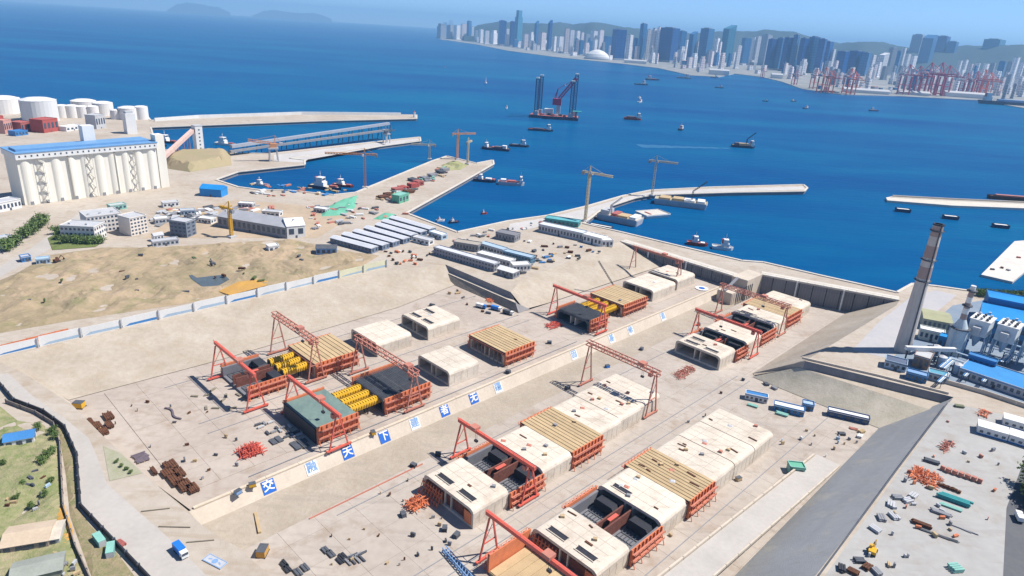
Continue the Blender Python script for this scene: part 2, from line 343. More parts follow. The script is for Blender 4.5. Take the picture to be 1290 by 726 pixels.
land = struct('land', sheet([coast, pit]), QUAYC, 'pale concrete and earth ground of the construction yard and quays')
# quay faces
qm = M()
for i in range(len(coast)-4):
    a = coast[i]; b = coast[i+1]
    qm.add([(a.x, a.y, ZQ-0.02), (b.x, b.y, ZQ-0.02), (b.x, b.y, -3), (a.x, a.y, -3)], [(0, 1, 2, 3), (3, 2, 1, 0)][:1])
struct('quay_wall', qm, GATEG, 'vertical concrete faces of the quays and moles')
# quay edge kerb along the water
km = M()
for i in range(1, len(coast)-5):
    a = coast[i]; b = coast[i+1]; km.beam((a.x, a.y, ZQ+0.35), (b.x, b.y, ZQ+0.35), 2.6, 0.9)
struct('quay_kerb', km, mat('kerb_pale', (0.58, 0.54, 0.47), (0.48, 0.44, 0.38), amt=0.5), 'pale kerb along the edge of the quays')

def slab_floor(name, poly, z, size, material, base_mat, label):
    """floor as a base sheet with separate slabs laid on it"""
    o = struct(name, sheet([[D(s, t, z-0.25) for s, t in poly]]), base_mat, label)
    ss = [p[0] for p in poly]; ts = [p[1] for p in poly]
    def inside(s, t):
        c = False; n = len(poly)
        for i in range(n):
            (x1, y1), (x2, y2) = poly[i], poly[(i+1) % n]
            if (y1 > t) != (y2 > t) and s < (x2-x1)*(t-y1)/(y2-y1)+x1: c = not c
        return c
    me = None; s = min(ss)+size/2
    while s < max(ss):
        t = min(ts)+size/2
        while t < max(ts):
            h = size/2-0.2
            if all(inside(s+a*h, t+b*h) for a in (-1, 1) for b in (-1, 1)):
                if me is None:
                    m = M(); m.box((0, 0, -0.15), (size-0.09, size-0.09, 0.3)); me = bpy.data.meshes.new('paving_slab'); me.from_pydata(m.v, [], m.f); me.materials.append(material)
                b = bpy.data.objects.new('paving_slab', me); COL.objects.link(b); b.parent = o
                b.location = D(s, t, z+random.uniform(-0.02, 0.02)); b.rotation_euler = (0, 0, DA)
            t += size
        s += size
    return o
LF = [(-41, -140), (36, -137), (165, -140), (236, -152), (236, -80), (372, -78), (412, -78), (412, -16), (-27, -16), (-34, -55), (-40, -115)]
RF = [(-20, -11.5), (412, -11.5), (412, -6), (436, 2), (452, 70), (292, 71), (287, 150), (-20, 150)]
struct('dock_subfloor', sheet([pit], ZR-0.5), SLABR, 'concrete bed under the dock floors')
slab_floor('dock_floor', LF, ZL, 15.5, SLABL, SLABL, 'upper dock floor of pale concrete slabs')
slab_floor('dock_floor', RF, ZR, 16.1, SLABR, SLABR, 'lower dock floor of pale concrete slabs')

def quadstrip(name, A, B, material, label, n=1, along=1):
    m = M()
    if along > 1:
        A, B = ([p.lerp(q, i/along) for p, q in zip(Q, Q[1:]) for i in range(along)]+[Q[-1]] for Q in (A, B))
    k = len(A)
    rows = []
    for j in range(n+1):
        f = j/n; rows.append([a.lerp(b, f) for a, b in zip(A, B)])
    for r in rows: m.v += [tuple(p) for p in r]
    for j in range(n):
        for i in range(k-1): m.f.append((j*k+i, j*k+i+1, (j+1)*k+i+1, (j+1)*k+i))
    o = struct(name, m, material, label)
    if along > 1: o.data.polygons.foreach_set('use_smooth', [True]*len(o.data.polygons))
    return o
quadstrip('dock_bank', [D(-62, -190, ZQ), D(47, -190, ZQ), D(165, -190, ZQ), D(234, -171, ZQ)], [D(-41, -140, ZL), D(36, -137, ZL), D(165, -140, ZL), D(236, -152, ZL)], BANK, 'wide gentle concrete bank below the printed hoarding')
# bench in front of the hut platform: wall, ledge, rough slope
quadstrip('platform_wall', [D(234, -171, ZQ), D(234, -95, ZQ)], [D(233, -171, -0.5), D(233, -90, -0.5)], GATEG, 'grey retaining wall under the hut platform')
quadstrip('platform_ledge', [D(233, -171, -0.5), D(233, -90, -0.5)], [D(230.5, -168, -0.7), D(230.5, -86, -0.7)], WALLC, 'ledge along the foot of the platform wall')
quadstrip('platform_rough_slope', [D(230.5, -168, -0.7), D(230.5, -86, -0.7)], [D(227, -155, ZL), D(228, -80, ZL)], mat('rough_dark_slope', (0.34, 0.29, 0.23), (0.2, 0.18, 0.15), scale=0.2, amt=0.6, bump=0.8, bscale=0.8), 'rough dark slope below the platform ledge')
quadstrip('platform_end_wall', [D(234, -95, ZQ), D(233, -90, -0.5), D(230.5, -86, -0.7), D(228, -80, ZL)], [D(240, -98, ZQ), D(240, -94, ZL), D(240, -90, ZL), D(240, -80, ZL)], GATEG, 'end of the platform wall')
quadstrip('dock_bank', [D(234, -95, ZQ), D(258, -108, ZQ), D(405, -127, ZQ), D(412, -127, ZQ)], [D(236, -82, ZL), D(260, -80, ZL), D(405, -78, ZL), D(412, -78, ZL)], BANK, 'smooth concrete bank beside the hut platform')
quadstrip('dock_bank', [D(-62, -190, ZQ), D(-54, -164, ZQ), D(-44, -115, ZQ), D(-41, -79, ZQ), D(-38, -51, ZQ), D(-35, -25, ZQ), D(-33, -7, ZQ), D(-30.5, 12, ZQ), D(-26, 28, ZQ), D(-24, 48, ZQ), D(-24, 60, ZQ)], [D(-42, -142, ZL), D(-41, -139, ZL), D(-40.5, -115, ZL), D(-37, -79, ZL), D(-34.5, -55, ZL), D(-30, -27, ZL), D(-28, -16, ZL), D(-25, 12, ZR), D(-20, 28, ZR), D(-20, 48, ZR), D(-20, 60, ZR)], BANK, 'short concrete bank between access road and dock floor')
quadstrip('dock_bank', [D(472, 101, ZQ), D(458, 103, ZQ), D(301, 98, ZQ)], [D(460, 78, ZR), D(452, 70, ZR), D(292, 71, ZR)], BANK, 'steep pale bank running down from the right gate')
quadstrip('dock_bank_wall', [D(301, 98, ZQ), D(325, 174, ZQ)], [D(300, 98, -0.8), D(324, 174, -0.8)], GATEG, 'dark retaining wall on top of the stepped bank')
quadstrip('dock_bank_bench', [D(300, 98, -0.8), D(324, 174, -0.8)], [D(299, 95, -1.2), D(309, 168, -1.2)], BANK, 'bench below the dark retaining wall')
quadstrip('dock_bank', [D(301, 98, ZQ), D(300, 98, -0.8), D(299, 95, -1.2)], [D(292, 71, ZR), D(292, 71, ZR), D(290, 73, ZR)], BANK, 'corner of the stepped bank', 6, 4)
quadstrip('dock_bank', [D(299, 95, -1.2), D(309, 168, -1.2)], [D(287, 73, ZR), D(287, 150, ZR)], mat('weedy_bank', (0.54, 0.48, 0.385), (0.38, 0.345, 0.26), scale=0.12, amt=0.55, bump=0.3, bscale=0.5), 'weedy bank below the bench', 6, 16)
quadstrip('dock_bank', [D(325, 174, ZQ), D(309, 168, -1.2)], [D(322, 175, ZQ), D(287, 150, ZR)], BANKG, 'grey corner of the bank', 6, 6)
quadstrip('dock_bank', [D(325, 174.5, ZQ), D(124, 177, ZQ), D(-60, 177, ZQ)], [D(287, 150, ZR), D(124, 150, ZR), D(-20, 150, ZR)], BANKG, 'long smooth grey bank between dock floor and storage yard', 2)

# character wall between upper and lower dock
WT, WB, ZW = -16.0, -12.2, -12.2
quadstrip('dividing_wall', [D(-33, WT, ZL), D(412, WT, ZL)], [D(-33, WB, ZW), D(412, WB, ZW)], WALLC, 'pale battered wall with blue characters between the dock floors')
quadstrip('wall_apron', [D(-33, WB, ZW), D(412, WB, ZW)], [D(-31, 11.5, ZR+0.06), D(412, 4, ZR+0.06)], mat('apron_brown_concrete', (0.40, 0.345, 0.28), (0.31, 0.26, 0.20), scale=0.06, scale2=0.5, amt=0.55, bump=0.4, bscale=0.7, stain=(0.30, 0.26, 0.21)), 'brownish sloped apron along the foot of the lettered wall')
cm = M()
for i in range(28):
    s0 = -26+i*15.6; cm.add([D(s0, WT-1.2, ZL), D(s0+15.45, WT-1.2, ZL), D(s0+15.45, WT+0.25, ZL), D(s0, WT+0.25, ZL)] + [D(s0, WT-1.2, ZL+0.55), D(s0+15.45, WT-1.2, ZL+0.55), D(s0+15.45, WT+0.25, ZL+0.55), D(s0, WT+0.25, ZL+0.55)],
           [(0, 1, 2, 3), (7, 6, 5, 4), (0, 4, 5, 1), (1, 5, 6, 2), (2, 6, 7, 3), (3, 7, 4, 0)])
struct('wall_coping', cm, mat('coping', (0.58, 0.50, 0.39), (0.5, 0.42, 0.32), amt=0.5), 'pale coping on the dividing wall')

# gantry rails let into the floors
def rail(s0, s1, t, z, parent_label):
    m = M(); m.beam(D(s0, t, z+0.14), D(s1, t, z+0.14), 0.36, 0.2)
    struct('crane_rail', m, GREY, parent_label)
for t in (-123, -77, -66, -22): rail(0, 225, t, ZL, 'thin dark crane rail on the upper dock floor')
for t in (17.5, 66.5, 75, 126): rail(20, 280, t, ZR, 'thin dark crane rail on the lower dock floor')
# access ramp of the lower dock
rm = M()
def dquad(m, pts):
    k = len(m.v); m.v += [tuple(D(*p)) for p in pts]; m.f.append(tuple(range(k, k+len(pts))))
dquad(rm, [(232, 137, ZR+0.05), (60, 137, 1.5), (60, 149, 1.5), (232, 149, ZR+0.05)])
dquad(rm, [(232, 137, ZR), (60, 137, ZR), (60, 137, 1.5), (232, 137, ZR+0.05)])
struct('access_ramp', rm, ROADC, 'pale concrete ramp climbing out of the lower dock')
rm = M()
for s0 in range(60, 230, 10):
    za = ZR+(232-s0)/172*14.5; zb = ZR+(232-s0-9.7)/172*14.5
    rm.beam(D(s0, 136.4, za+0.3), D(s0+9.7, 136.4, zb+0.3), 0.8, 1.4)
    rm.beam(D(s0, 149.4, za+0.3), D(s0+9.7, 149.4, zb+0.3), 0.6, 1.2)
struct('ramp_parapet', rm, WALLC, 'low concrete parapets along the ramp')

# ------------------------------------------------------------------ ground areas on top of the land
rough_patch('dirt_field', px([(-30, 365), (20, 345), (60, 322), (130, 312), (200, 312), (300, 305), (370, 302), (430, 316), (478, 322), (455, 336), (400, 350), (330, 365), (250, 380), (90, 404), (-30, 425)], ZQ+0.05), DIRT, ZQ+0.05, 3.0, 2.6, 0.06, 8, [(G(263, 353, ZQ), 15, 0.7)])
rough_patch('dirt_field', px([(180, 300), (240, 262), (300, 252), (420, 262), (440, 275), (400, 300), (290, 300)], ZQ+0.05), mat('packed_earth', (0.45, 0.35, 0.25), (0.34, 0.27, 0.19), scale=0.03, scale2=0.2, amt=0.5, bump=0.4), ZQ+0.05, 6.0, 0.5, 0.05, 8)
rough_patch('grass_slope', px([(-60, 500), (0, 512), (22, 530), (55, 535), (72, 560), (80, 640), (112, 740), (60, 800), (-60, 800)], ZQ+0.03), GRASS, ZQ+0.03, 2.5, 1.6, 0.06, 3)
rough_patch('verge', px([(60, 528), (80, 540), (94, 575), (99, 640), (112, 660), (150, 700), (180, 740), (120, 740), (88, 650), (83, 600), (74, 545)], ZQ+0.03), mat('verge_earth', (0.30, 0.23, 0.15), (0.16, 0.17, 0.07), scale=0.3, amt=0.5, bump=0.5), ZQ+0.03, 2.5, 0.7, 0.12, 1.5)
rough_patch('sand_bank', px([(62, 625), (76, 622), (92, 668), (90, 690), (72, 690)], ZQ+0.06), OCHRE, ZQ+0.06, 2, 0.9, 0.1, 1.5)
rough_patch('grass_patch', px([(60, 300), (75, 292), (130, 305), (120, 311), (66, 315)], ZQ+0.3), mat('green_verge', (0.10, 0.15, 0.035), (0.16, 0.17, 0.06), scale=0.2, amt=0.5, bump=0.6), ZQ+0.3, 4, 1.0, 0.1, 4)
rough_patch('ochre_ground', px([(275, 367), (300, 355), (340, 350), (335, 360), (290, 372)], ZQ+1.2), OCHRE, ZQ+1.2, 4, 0.5, 0.1, 4)
struct('puddle', sheet([px([(232, 340), (248, 350), (282, 346), (289, 352), (272, 362), (262, 371), (256, 362), (242, 352)], ZQ+1.0)]), WATERP, 'grey puddle in the bare earth')
def road(name, left, right, material, label, z=ZQ+0.06):
    A = px(left, z); B = px(right, z); m = M()
    for i in range(len(A)-1): m.add([A[i], A[i+1], B[i+1], B[i]], [(0, 1, 2, 3)])
    m.f = [f[::-1] for f in m.f]
    return struct(name, m, material, label)
road('access_road', [(-20, 475), (20, 510), (55, 524), (82, 542), (98, 575), (103, 640), (130, 665), (200, 740)], [(10, 470), (40, 498), (85, 530), (112, 552), (122, 575), (135, 610), (215, 680), (275, 740)], ROADC, 'pale concrete access road along the dock edge')
road('access_road', [(-40, 352), (0, 336), (40, 312), (78, 285), (100, 268)], [(-40, 368), (0, 349), (60, 316), (90, 288), (115, 268)], ROADC, 'pale road running up to the grain silo')
road('access_road', [(1262, 760), (1268, 640), (1290, 580), (1330, 520)], [(1400, 760), (1370, 660), (1380, 600), (1420, 540)], ASPH, 'dark asphalt road beside the storage yard', ZQ+0.06)
road('storage_yard', [(1015, 760), (1195, 507), (1290, 528)], [(1262, 760), (1290, 581), (1300, 560)], mat('yard_concrete', (0.37, 0.365, 0.35), (0.30, 0.29, 0.275), scale=0.03, scale2=0.3, amt=0.5, stain=(0.29, 0.275, 0.255), stain2=(0.27, 0.23, 0.19)), 'pale concrete storage yard', ZQ+0.03)
gm = M(); gm.add(px([(130, 562), (138, 606), (180, 596), (152, 571)], ZQ+0.12), [(0, 1, 2, 3)])
struct('verge', gm, mat('grey_green_verge', (0.38, 0.35, 0.28), (0.26, 0.27, 0.16), scale=0.2, amt=0.5), 'grey green triangular verge beside the road')

MOLE = mat('mole_deck', (0.50, 0.485, 0.47), (0.40, 0.38, 0.36), scale=0.05, scale2=0.4, amt=0.5)
struct('mole_deck', sheet([px([(642, 282), (690, 274), (742, 262), (786, 249), (821, 242), (900, 238), (1011, 235), (1014, 239), (920, 241.5), (822, 244.5), (800, 248.5), (758, 262), (733, 279), (700, 281), (660, 290), (640, 291)], ZQ+0.05)]), MOLE, 'pale grey deck of the curved mole')
struct('pier_deck', sheet([px([(388, 201), (528, 176.5), (527, 174.5), (490, 178), (345, 195.5), (345, 203), (382, 205)], ZQ+0.05)]), MOLE, 'pale deck of the conveyor pier')
struct('plant_apron', sheet([px([(1074, 441), (1108, 405), (1150, 372), (1180, 366), (1205, 372), (1172, 400), (1150, 424), (1120, 452)], ZQ+0.04)]), mat('grey_apron', (0.34, 0.34, 0.36), (0.42, 0.40, 0.39), scale=0.04, scale2=0.3, amt=0.5), 'grey apron beside the chimney')
struct('plant_yard', sheet([px([(1112, 462), (1150, 428), (1200, 385), (1240, 378), (1340, 395), (1380, 520), (1290, 508), (1195, 481)], ZQ+0.08)]), mat('plant_yard_blue_grey', (0.15, 0.21, 0.28), (0.22, 0.26, 0.31), scale=0.06, scale2=0.4, amt=0.5), 'dark blue grey yard of the power plant')

# ------------------------------------------------------------------ far shore, hills, islands
shore = px([(553, 49.5), (600, 56), (640, 64), (700, 72), (780, 80), (830, 86), (870, 95), (905, 97), (925, 93), (960, 97), (985, 103), (1010, 112), (1060, 119), (1130, 121), (1245, 127), (1260, 131), (1300, 138)], 3.0)
far = [*shore, Vector((9000, 4200, 3)), Vector((14000, 9000, 3)), Vector((11000, 18000, 3)), Vector((-1800, 18000, 3))]
struct('far_shore', sheet([far]), mat('far_shore_ground', (0.30, 0.29, 0.28), (0.16, 0.18, 0.17), scale=0.004, scale2=0.02, amt=0.5), 'built up shore across the bay')
fm = M()
for i in range(len(shore)-1):
    a, b = shore[i], shore[i+1]; fm.add([(a.x, a.y, 3), (b.x, b.y, 3), (b.x, b.y, -2), (a.x, a.y, -2)], [(3, 2, 1, 0)])
struct('far_quay_wall', fm, LGREY, 'quay face of the far shore')
HILL = mat('far_hill_woods', (0.02, 0.045, 0.05), (0.035, 0.06, 0.06), scale=0.004, scale2=0.02, amt=0.5, bump=0.3, bscale=0.01)
def ridge(name, prof, dist, depth, label, seed):
    """profile: (pixel x, pixel y of skyline); a hill range at that distance"""
    m = M(); rows = 9; cols = []
    xs = []
    for (x0, y0), (x1, y1) in zip(prof, prof[1:]):
        k = max(1, int((x1-x0)/4))
        for i in range(k): xs.append((x0+(x1-x0)*i/k, y0+(y1-y0)*i/k))
    xs.append(prof[-1])
    for x, y in xs:
        d = _f + _r*((x-PW/2)/FPX) - _u*((y-PH/2)/FPX); h = math.hypot(d.x, d.y); d = d/h
        col = []
        for j in range(rows):
            f = j/(rows-1)*2-1
            dd = dist+f*depth
            top = CAMZ+d.z*dist
            z = 2+(top-2)*(1-f*f)**1.3*(1+0.22*mnoise.noise(Vector((x*0.03, j*0.5, seed)))*(0 if j == rows//2 else 1))
            z += (0 if j in (0, rows-1) else 10*mnoise.noise(Vector((x*0.12, j*0.8, seed+3))))
            col.append((d.x*dd, d.y*dd, z))
        cols.append(col)
    for c in cols: m.v += c
    for i in range(len(cols)-1):
        for j in range(rows-1): m.f.append((i*rows+j, (i+1)*rows+j, (i+1)*rows+j+1, i*rows+j+1))
    o = struct(name, m, HILL, label); o.data.polygons.foreach_set('use_smooth', [True]*len(o.data.polygons)); return o
ridge('hills', [(585, 40), (602, 32), (630, 27), (652, 29), (690, 30), (705, 28), (722, 31), (745, 28), (765, 30), (790, 35), (830, 39), (870, 42), (905, 40), (930, 39.5), (975, 40), (1000, 42), (1025, 47), (1050, 53), (1075, 58)], 11500, 1800, 'low wooded hills behind the far city', 1.0)
ridge('hills', [(1010, 64), (1050, 57), (1068, 54), (1090, 52.5), (1112, 53), (1135, 59), (1160, 62), (1195, 60.5), (1215, 57.5), (1240, 58), (1270, 57), (1300, 59), (1360, 60), (1440, 70)], 11000, 1700, 'low wooded hills behind the container port', 5.0)
ridge('far_island', [(210, 13), (222, 6), (236, 3.5), (250, 5), (262, 8), (275, 9), (290, 16)], 38000, 1200, 'faint blue island on the horizon', 9.0)
ridge('far_island', [(318, 20), (332, 14), (345, 13), (360, 15), (378, 17), (395, 16.5), (405, 19), (418, 24)], 40000, 1200, 'faint long blue island on the horizon', 11.0)

# ------------------------------------------------------------------ haze over the bay
hz = M(); hz.bb(-46000, 46000, -2500, 46000, -60, 860)
ho = obj('haze', hz, MATS['coping']); ho['kind'] = 'stuff'; ho['label'] = 'thin blue haze over the bay'
hm = bpy.data.materials.new('haze_volume'); hm.use_nodes = True; hn = hm.node_tree.nodes
hn.remove(hn['Principled BSDF']); pv = hn.new('ShaderNodeVolumePrincipled')
pv.inputs['Color'].default_value = (0.33, 0.64, 1.0, 1); pv.inputs['Density'].default_value = 6.0e-5; pv.inputs['Anisotropy'].default_value = 0.0
hm.node_tree.links.new(pv.outputs[0], [x for x in hn if x.type == 'OUTPUT_MATERIAL'][0].inputs['Volume'])
ho.data.materials.clear(); ho.data.materials.append(hm)
ho.visible_shadow = True

# ================================================================== TUNNEL SEGMENTS IN THE DOCK
def formwork_side(root, L, W, h, side, material=None):
    """orange side shutter with ribs, walkways and props on one long side (side +1 = seaward left, -1 = right)"""
    material = material or ORNG
    y = side*(W/2+0.5)
    p = obj('formwork_panel', M().bb(-L/2, L/2, min(y-0.2, y+0.2), max(y-0.2, y+0.2), 0.4, h+0.2), material, root)
    k = M()
    n = max(4, int(L/2.6))
    for i in range(n+1):
        x = -L/2+0.3+(L-0.6)*i/n
        k.beam((x, y+side*0.55, 0.1), (x, y+side*0.55, h+0.3), 0.35, 0.7)
        if i % 2 == 0: k.beam((x, y+side*2.6, 0.1), (x, y+side*0.5, h*0.72), 0.28)
    obj('rib_frame', k, material, p)
    for z in (h*0.36, h*0.78):
        obj('walkway', M().bb(-L/2, L/2, min(y+side*0.9, y+side*2.2), max(y+side*0.9, y+side*2.2), z, z+0.22), RUSTC, p)
    r = M()
    for z in (h*0.36+1.1, h*0.78+1.1):
        r.beam((-L/2, y+side*2.2, z), (L/2, y+side*2.2, z), 0.14)
        for i in range(n+1): x = -L/2+0.2+(L-0.4)*i/n; r.beam((x, y+side*2.2, z-1.1), (x, y+side*2.2, z), 0.12)
    obj('handrail', r, material, p)
def seg_body(root, L, W, h, roof=True, inside=None, mt=None):
    mt = mt or SEG
    obj('floor_slab', M().bb(-L/2, L/2, -W/2, W/2, 0.02, 1.25), mt, root)
    for s in (-1, 1):
        a, b = sorted((s*W/2, s*(W/2-1.3)))
        obj('outer_wall', M().bb(-L/2, L/2, a, b, 1.25, h-2.6), mt, root)
        a, b = sorted((s*2.4, s*1.7))
        obj('inner_wall', M().bb(-L/2+0.15, L/2-0.15, a, b, 1.25, h-1.45 if roof else h-2.2), inside or SEG, root)
    if roof:
        prof = [(-W/2, h-2.6), (-W/2, h-1.9), (-W/2+0.5, h-0.9), (-W/2+1.7, h-0.15), (-W/2+2.8, h), (W/2-2.8, h), (W/2-1.7, h-0.15), (W/2-0.5, h-0.9), (W/2, h-1.9), (W/2, h-2.6),
                (W/2-1.3, h-2.6), (W/2-3.0, h-1.4), (-W/2+3.0, h-1.4), (-W/2+1.3, h-2.6)]
        m = M(); n = len(prof)
        vs = [(-L/2, y, z) for y, z in prof]+[(L/2, y, z) for y, z in prof]
        fs = [(i, (i+1) % n, n+(i+1) % n, n+i) for i in range(n)]
        # end faces as strips so the concave outline stays clean
        pairs = [(0, 13), (1, 13), (2, 12), (3, 12), (4, 12), (5, 11), (6, 11), (7, 11), (8, 10), (9, 10)]
        for off in (0, n):
            for (a, b), (c, d) in zip(pairs, pairs[1:]):
                q = [a+off, c+off, d+off] + ([b+off] if b != d else [])
                fs.append(tuple(q))
        m.add(vs, fs)
        obj('roof_slab', m, mt, root)
        jm = M()
        for f in (-0.25, 0.0, 0.25): jm.bb(L*f-0.09, L*f+0.09, -W/2+2.8, W/2-2.8, h, h+0.03)
        for y in (-W*0.25, 0, W*0.25): jm.bb(-L/2+0.3, L/2-0.3, y-0.07, y+0.07, h+0.005, h+0.035)
        for f in (-0.33, -0.11, 0.11, 0.33):
            for s in (-1, 1): a, b = sorted((s*W/2, s*(W/2+0.04))); jm.bb(L*f-0.08, L*f+0.08, a, b, 1.3, h-2.7)
        obj('formwork_joint', jm, mat('joint_stain', (0.40, 0.35, 0.29), (0.3, 0.26, 0.21), amt=0.5), root)
        for s in (-1, 1):
            a, b = sorted((s*2.4, s*(W/2-1.3)))
            obj('added_dark_closure', M().bb(L/2-2.0, L/2-1.6, a, b, 1.25, h-1.5), SEGIN, root)  # dark panel added to close the bay so the tube stays dark inside
def roof_clutter(root, L, W, h, n, seed):
    rr = random.Random(seed)
    for i in range(n):
        x = rr.uniform(-L*0.42, L*0.42); y = rr.uniform(-W*0.38, W*0.38); k = rr.random()
        if k < 0.5: obj('rebar_bundle', M().box((x, y, h+0.2), (rr.uniform(0.5, 1.0), rr.uniform(2, 5), 0.35), rr.uniform(-0.2, 0.2)), RUST, root)
        elif k < 0.8: obj('crate', M().box((x, y, h+0.5), (1.4, 1.8, 1.0), rr.uniform(0, 1)), rr.choice([GREY, RUSTC, WOOD]), root)
        else: obj('tarp', M().box((x, y, h+0.15), (2.2, 2.6, 0.3), rr.uniform(0, 1), 0.6), rr.choice([RUSTC, LGREY]), root)
SEGN = 0
def segment(s0, s1, tc, W, zf, kind, label, h=9.6, hatches=0, form=(), clutter=3, front_form=False):
    global SEGN; SEGN += 1
    L = s1-s0-0.35
    r = thing('tunnel_segment', label, 'tunnel segment', D((s0+s1)/2, tc, zf+0.03), DA, 'immersed tunnel segments cast in the dry dock')
    if kind == 'done':
        seg_body(r, L, W, h)
        for i in range(hatches):
            y = -W*0.22 if i % 2 else W*0.22; x = -L*0.28+(i//2)*L*0.42
            f = obj('roof_hatch_shade', M().bb(x-1.3, x+1.3, y-4.6, y+4.6, h, h+0.12), DARK, r)  # thin dark slab paints the shade inside a recessed roof slot
            obj('hatch_frame', M().bb(x-1.7, x-1.35, y-4.9, y+4.9, h, h+0.4).bb(x+1.35, x+1.7, y-4.9, y+4.9, h, h+0.4), SEG, f)
        roof_clutter(r, L, W, h, clutter, SEGN)
    elif kind == 'wood':
        seg_body(r, L, W, h-0.9)
        obj('deck_frame', M().bb(-L/2-0.4, L/2+0.4, -W/2-0.4, W/2+0.4, h-0.88, h-0.25), DARK, r)
        n = 10; w = (L+0.6)/n
        for i in range(n):
            x = -L/2-0.3+w*(i+0.5)
            obj('plank', M().box((x, 0, h-0.05+0.04*(i % 2)), (w-0.42, W+1.0, 0.3)), WOOD, r)
        for s in (1, -1): formwork_side(r, L, W, h, s)
        obj('edge_beam', M().bb(-L/2-1.1, -L/2-0.45, -W/2, W/2, h-1.5, h-0.6), REBW, r)
        g = M()
        for i in range(9): y = -W/2+1+(W-2)*i/8; g.beam((-L/2-0.8, y, 0.1), (-L/2-0.8, y, h-1.5), 0.3)
        obj('prop_frame', g, RUSTC, r)
        roof_clutter(r, L, W, h+0.1, clutter, SEGN)
    elif kind == 'open':
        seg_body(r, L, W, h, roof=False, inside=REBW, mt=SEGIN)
        for s in (1, -1): formwork_side(r, L, W, h-1.5, s)
        g = M(); rr = random.Random(SEGN)
        for yc in (-9, 9):
            for i in range(6): x = -L/2+2+i*(L-4)/5; g.beam((x, yc-5, 1.5), (x, yc+5, 1.5), 0.25)
            for i in range(7): y = yc-5+i*10/6; g.beam((-L/2+2, y, 1.75), (L/2-2, y, 1.75), 0.25)
        obj('rebar_mat', g, SLATE, r)
        for yc in (-9, 9):
            b = M().prismx([(yc-5.2, 1.3), (yc-5.2, 5.2), (yc-4.2, 6.4), (yc+4.2, 6.4), (yc+5.2, 5.2), (yc+5.2, 1.3)], L/2-5.5, L/2-0.4)
            obj('dark_opening_block', b, DARK, r)  # black block stands for the shade in the next segment's bay opening
        obj('work_platform', M().bb(-3, 3, -0.9, 0.9, h-2.1, h-1.9), REDC, r)
    elif kind == 'cage':
        seg_body(r, L, W, h-0.8, mt=SLATE)
        g = M()
        for i in range(26): x = -L/2+0.4+i*(L-0.8)/25; g.beam((x, -W/2+0.8, h-0.6), (x, W/2-0.8, h-0.6), 0.18)
        for i in range(30): y = -W/2+1+i*(W-2)/29; g.beam((-L/2+0.4, y, h-0.45), (L/2-0.4, y, h-0.45), 0.16)
        obj('rebar_mat', g, SLATE, r)
        for s in (1, -1): formwork_side(r, L, W, h, s)
    elif kind == 'net':
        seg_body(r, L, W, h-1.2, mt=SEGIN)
        m = M(); nx, ny = 8, 10; rr = random.Random(SEGN)
        for i in range(nx+1):
            for j in range(ny+1): m.v.append((-L/2+L*i/nx, -W/2+W*j/ny, h-0.9+0.25*rr.random()))
        for i in range(nx):
            for j in range(ny): m.f.append((i*(ny+1)+j, (i+1)*(ny+1)+j, (i+1)*(ny+1)+j+1, i*(ny+1)+j+1))
        obj('safety_net', m, NETG, r)
        obj('edge_beam', M().bb(-L/2-0.6, -L/2-0.1, -W/2, W/2, 0.3, h-0.8), DARK, r)
        for s in (1, -1): formwork_side(r, L, W, h, s)
    elif kind == 'base':
        obj('floor_slab', M().bb(-L/2, L/2, -W/2, W/2, 0.02, 1.25), WOOD, r)
        n = 8
        for i in range(n): obj('plank', M().box((0, -W/2+W*(i+0.5)/n, 1.4), (L-0.6, W/n-0.3, 0.3)), WOOD, r)
        for s in (1, -1): formwork_side(r, L, W, h-1, s)
    if front_form:
        g = M(); x = -L/2
        for i in range(8): y = W/2-i*1.9; g.beam((x-0.4, y, 0.1), (x-0.4, y, h*0.75), 0.35); g.beam((x-3.2, y, 0.1), (x-0.4, y, h*0.7), 0.25); g.beam((x-3.2, y, 0.2), (x-3.2, y, 2.8), 0.25)
        for z in (1.5, 3.6, 5.8): g.beam((x-0.6, W/2, z), (x-0.6, W/2-13.3, z), 0.35)
        obj('end_scaffold', g, ORNG, r)
        g = M().bb(x-0.3, x-0.02, -W/2+1.3, -W/2+5.5, 1.3, h-2.2); obj('end_shutter', g, ORNG, r)
        obj('rebar_screen', M().bb(x+1.0, x+1.3, -W/2+5.5, W/2-1.4, 1.3, h-2.9), REBW, r)
    return r
RW, BW = 33.5, 29.0
T3 = 101.5
segment(46, 69.5, T3, RW, ZR, 'base', 'segment base of yellow boards between orange shutters under a red gantry', )
segment(70, 91, T3, RW, ZR, 'done', 'pale finished segment with long dark roof hatches before the boarded base', hatches=2, clutter=5, front_form=True)
segment(91, 113, T3, RW, ZR, 'open', 'roofless segment with brown rebar wall and blocks painted black as shaded bay openings behind hatched roof')
segment(113, 134, T3, RW, ZR, 'done', 'pale finished segment with one dark hatch between roofless and boarded ones', hatches=1, clutter=6)
segment(134, 156, T3, RW, ZR, 'wood', 'segment roofed with tan boards beside the bare white joined segments', clutter=9)
segment(156, 176.6, T3, RW, ZR, 'done', 'bare white segment touching the tan boarded one', clutter=5)
segment(176.8, 197.2, T3, RW, ZR, 'done', 'bare white segment in the middle of three joined ones', clutter=5)
segment(197.4, 218, T3, RW, ZR, 'done', 'bare white segment at the seaward end of three joined ones', clutter=4)
T2 = 45.0
segment(58, 79, T2, RW, ZR, 'done', 'white segment with orange end scaffold and two dark roof slots', hatches=2, clutter=2, front_form=True)
segment(79, 101, T2, RW, ZR, 'open', 'roofless dark segment under the bright red gantry')
segment(101, 122, T2, RW, ZR, 'done', 'white segment with rusty clutter between bright red gantry and boarded segment', clutter=6)
segment(122, 146, T2-1, RW, ZR, 'wood', 'boarded tan segment with orange shutters ahead of the faded gantry', clutter=2)
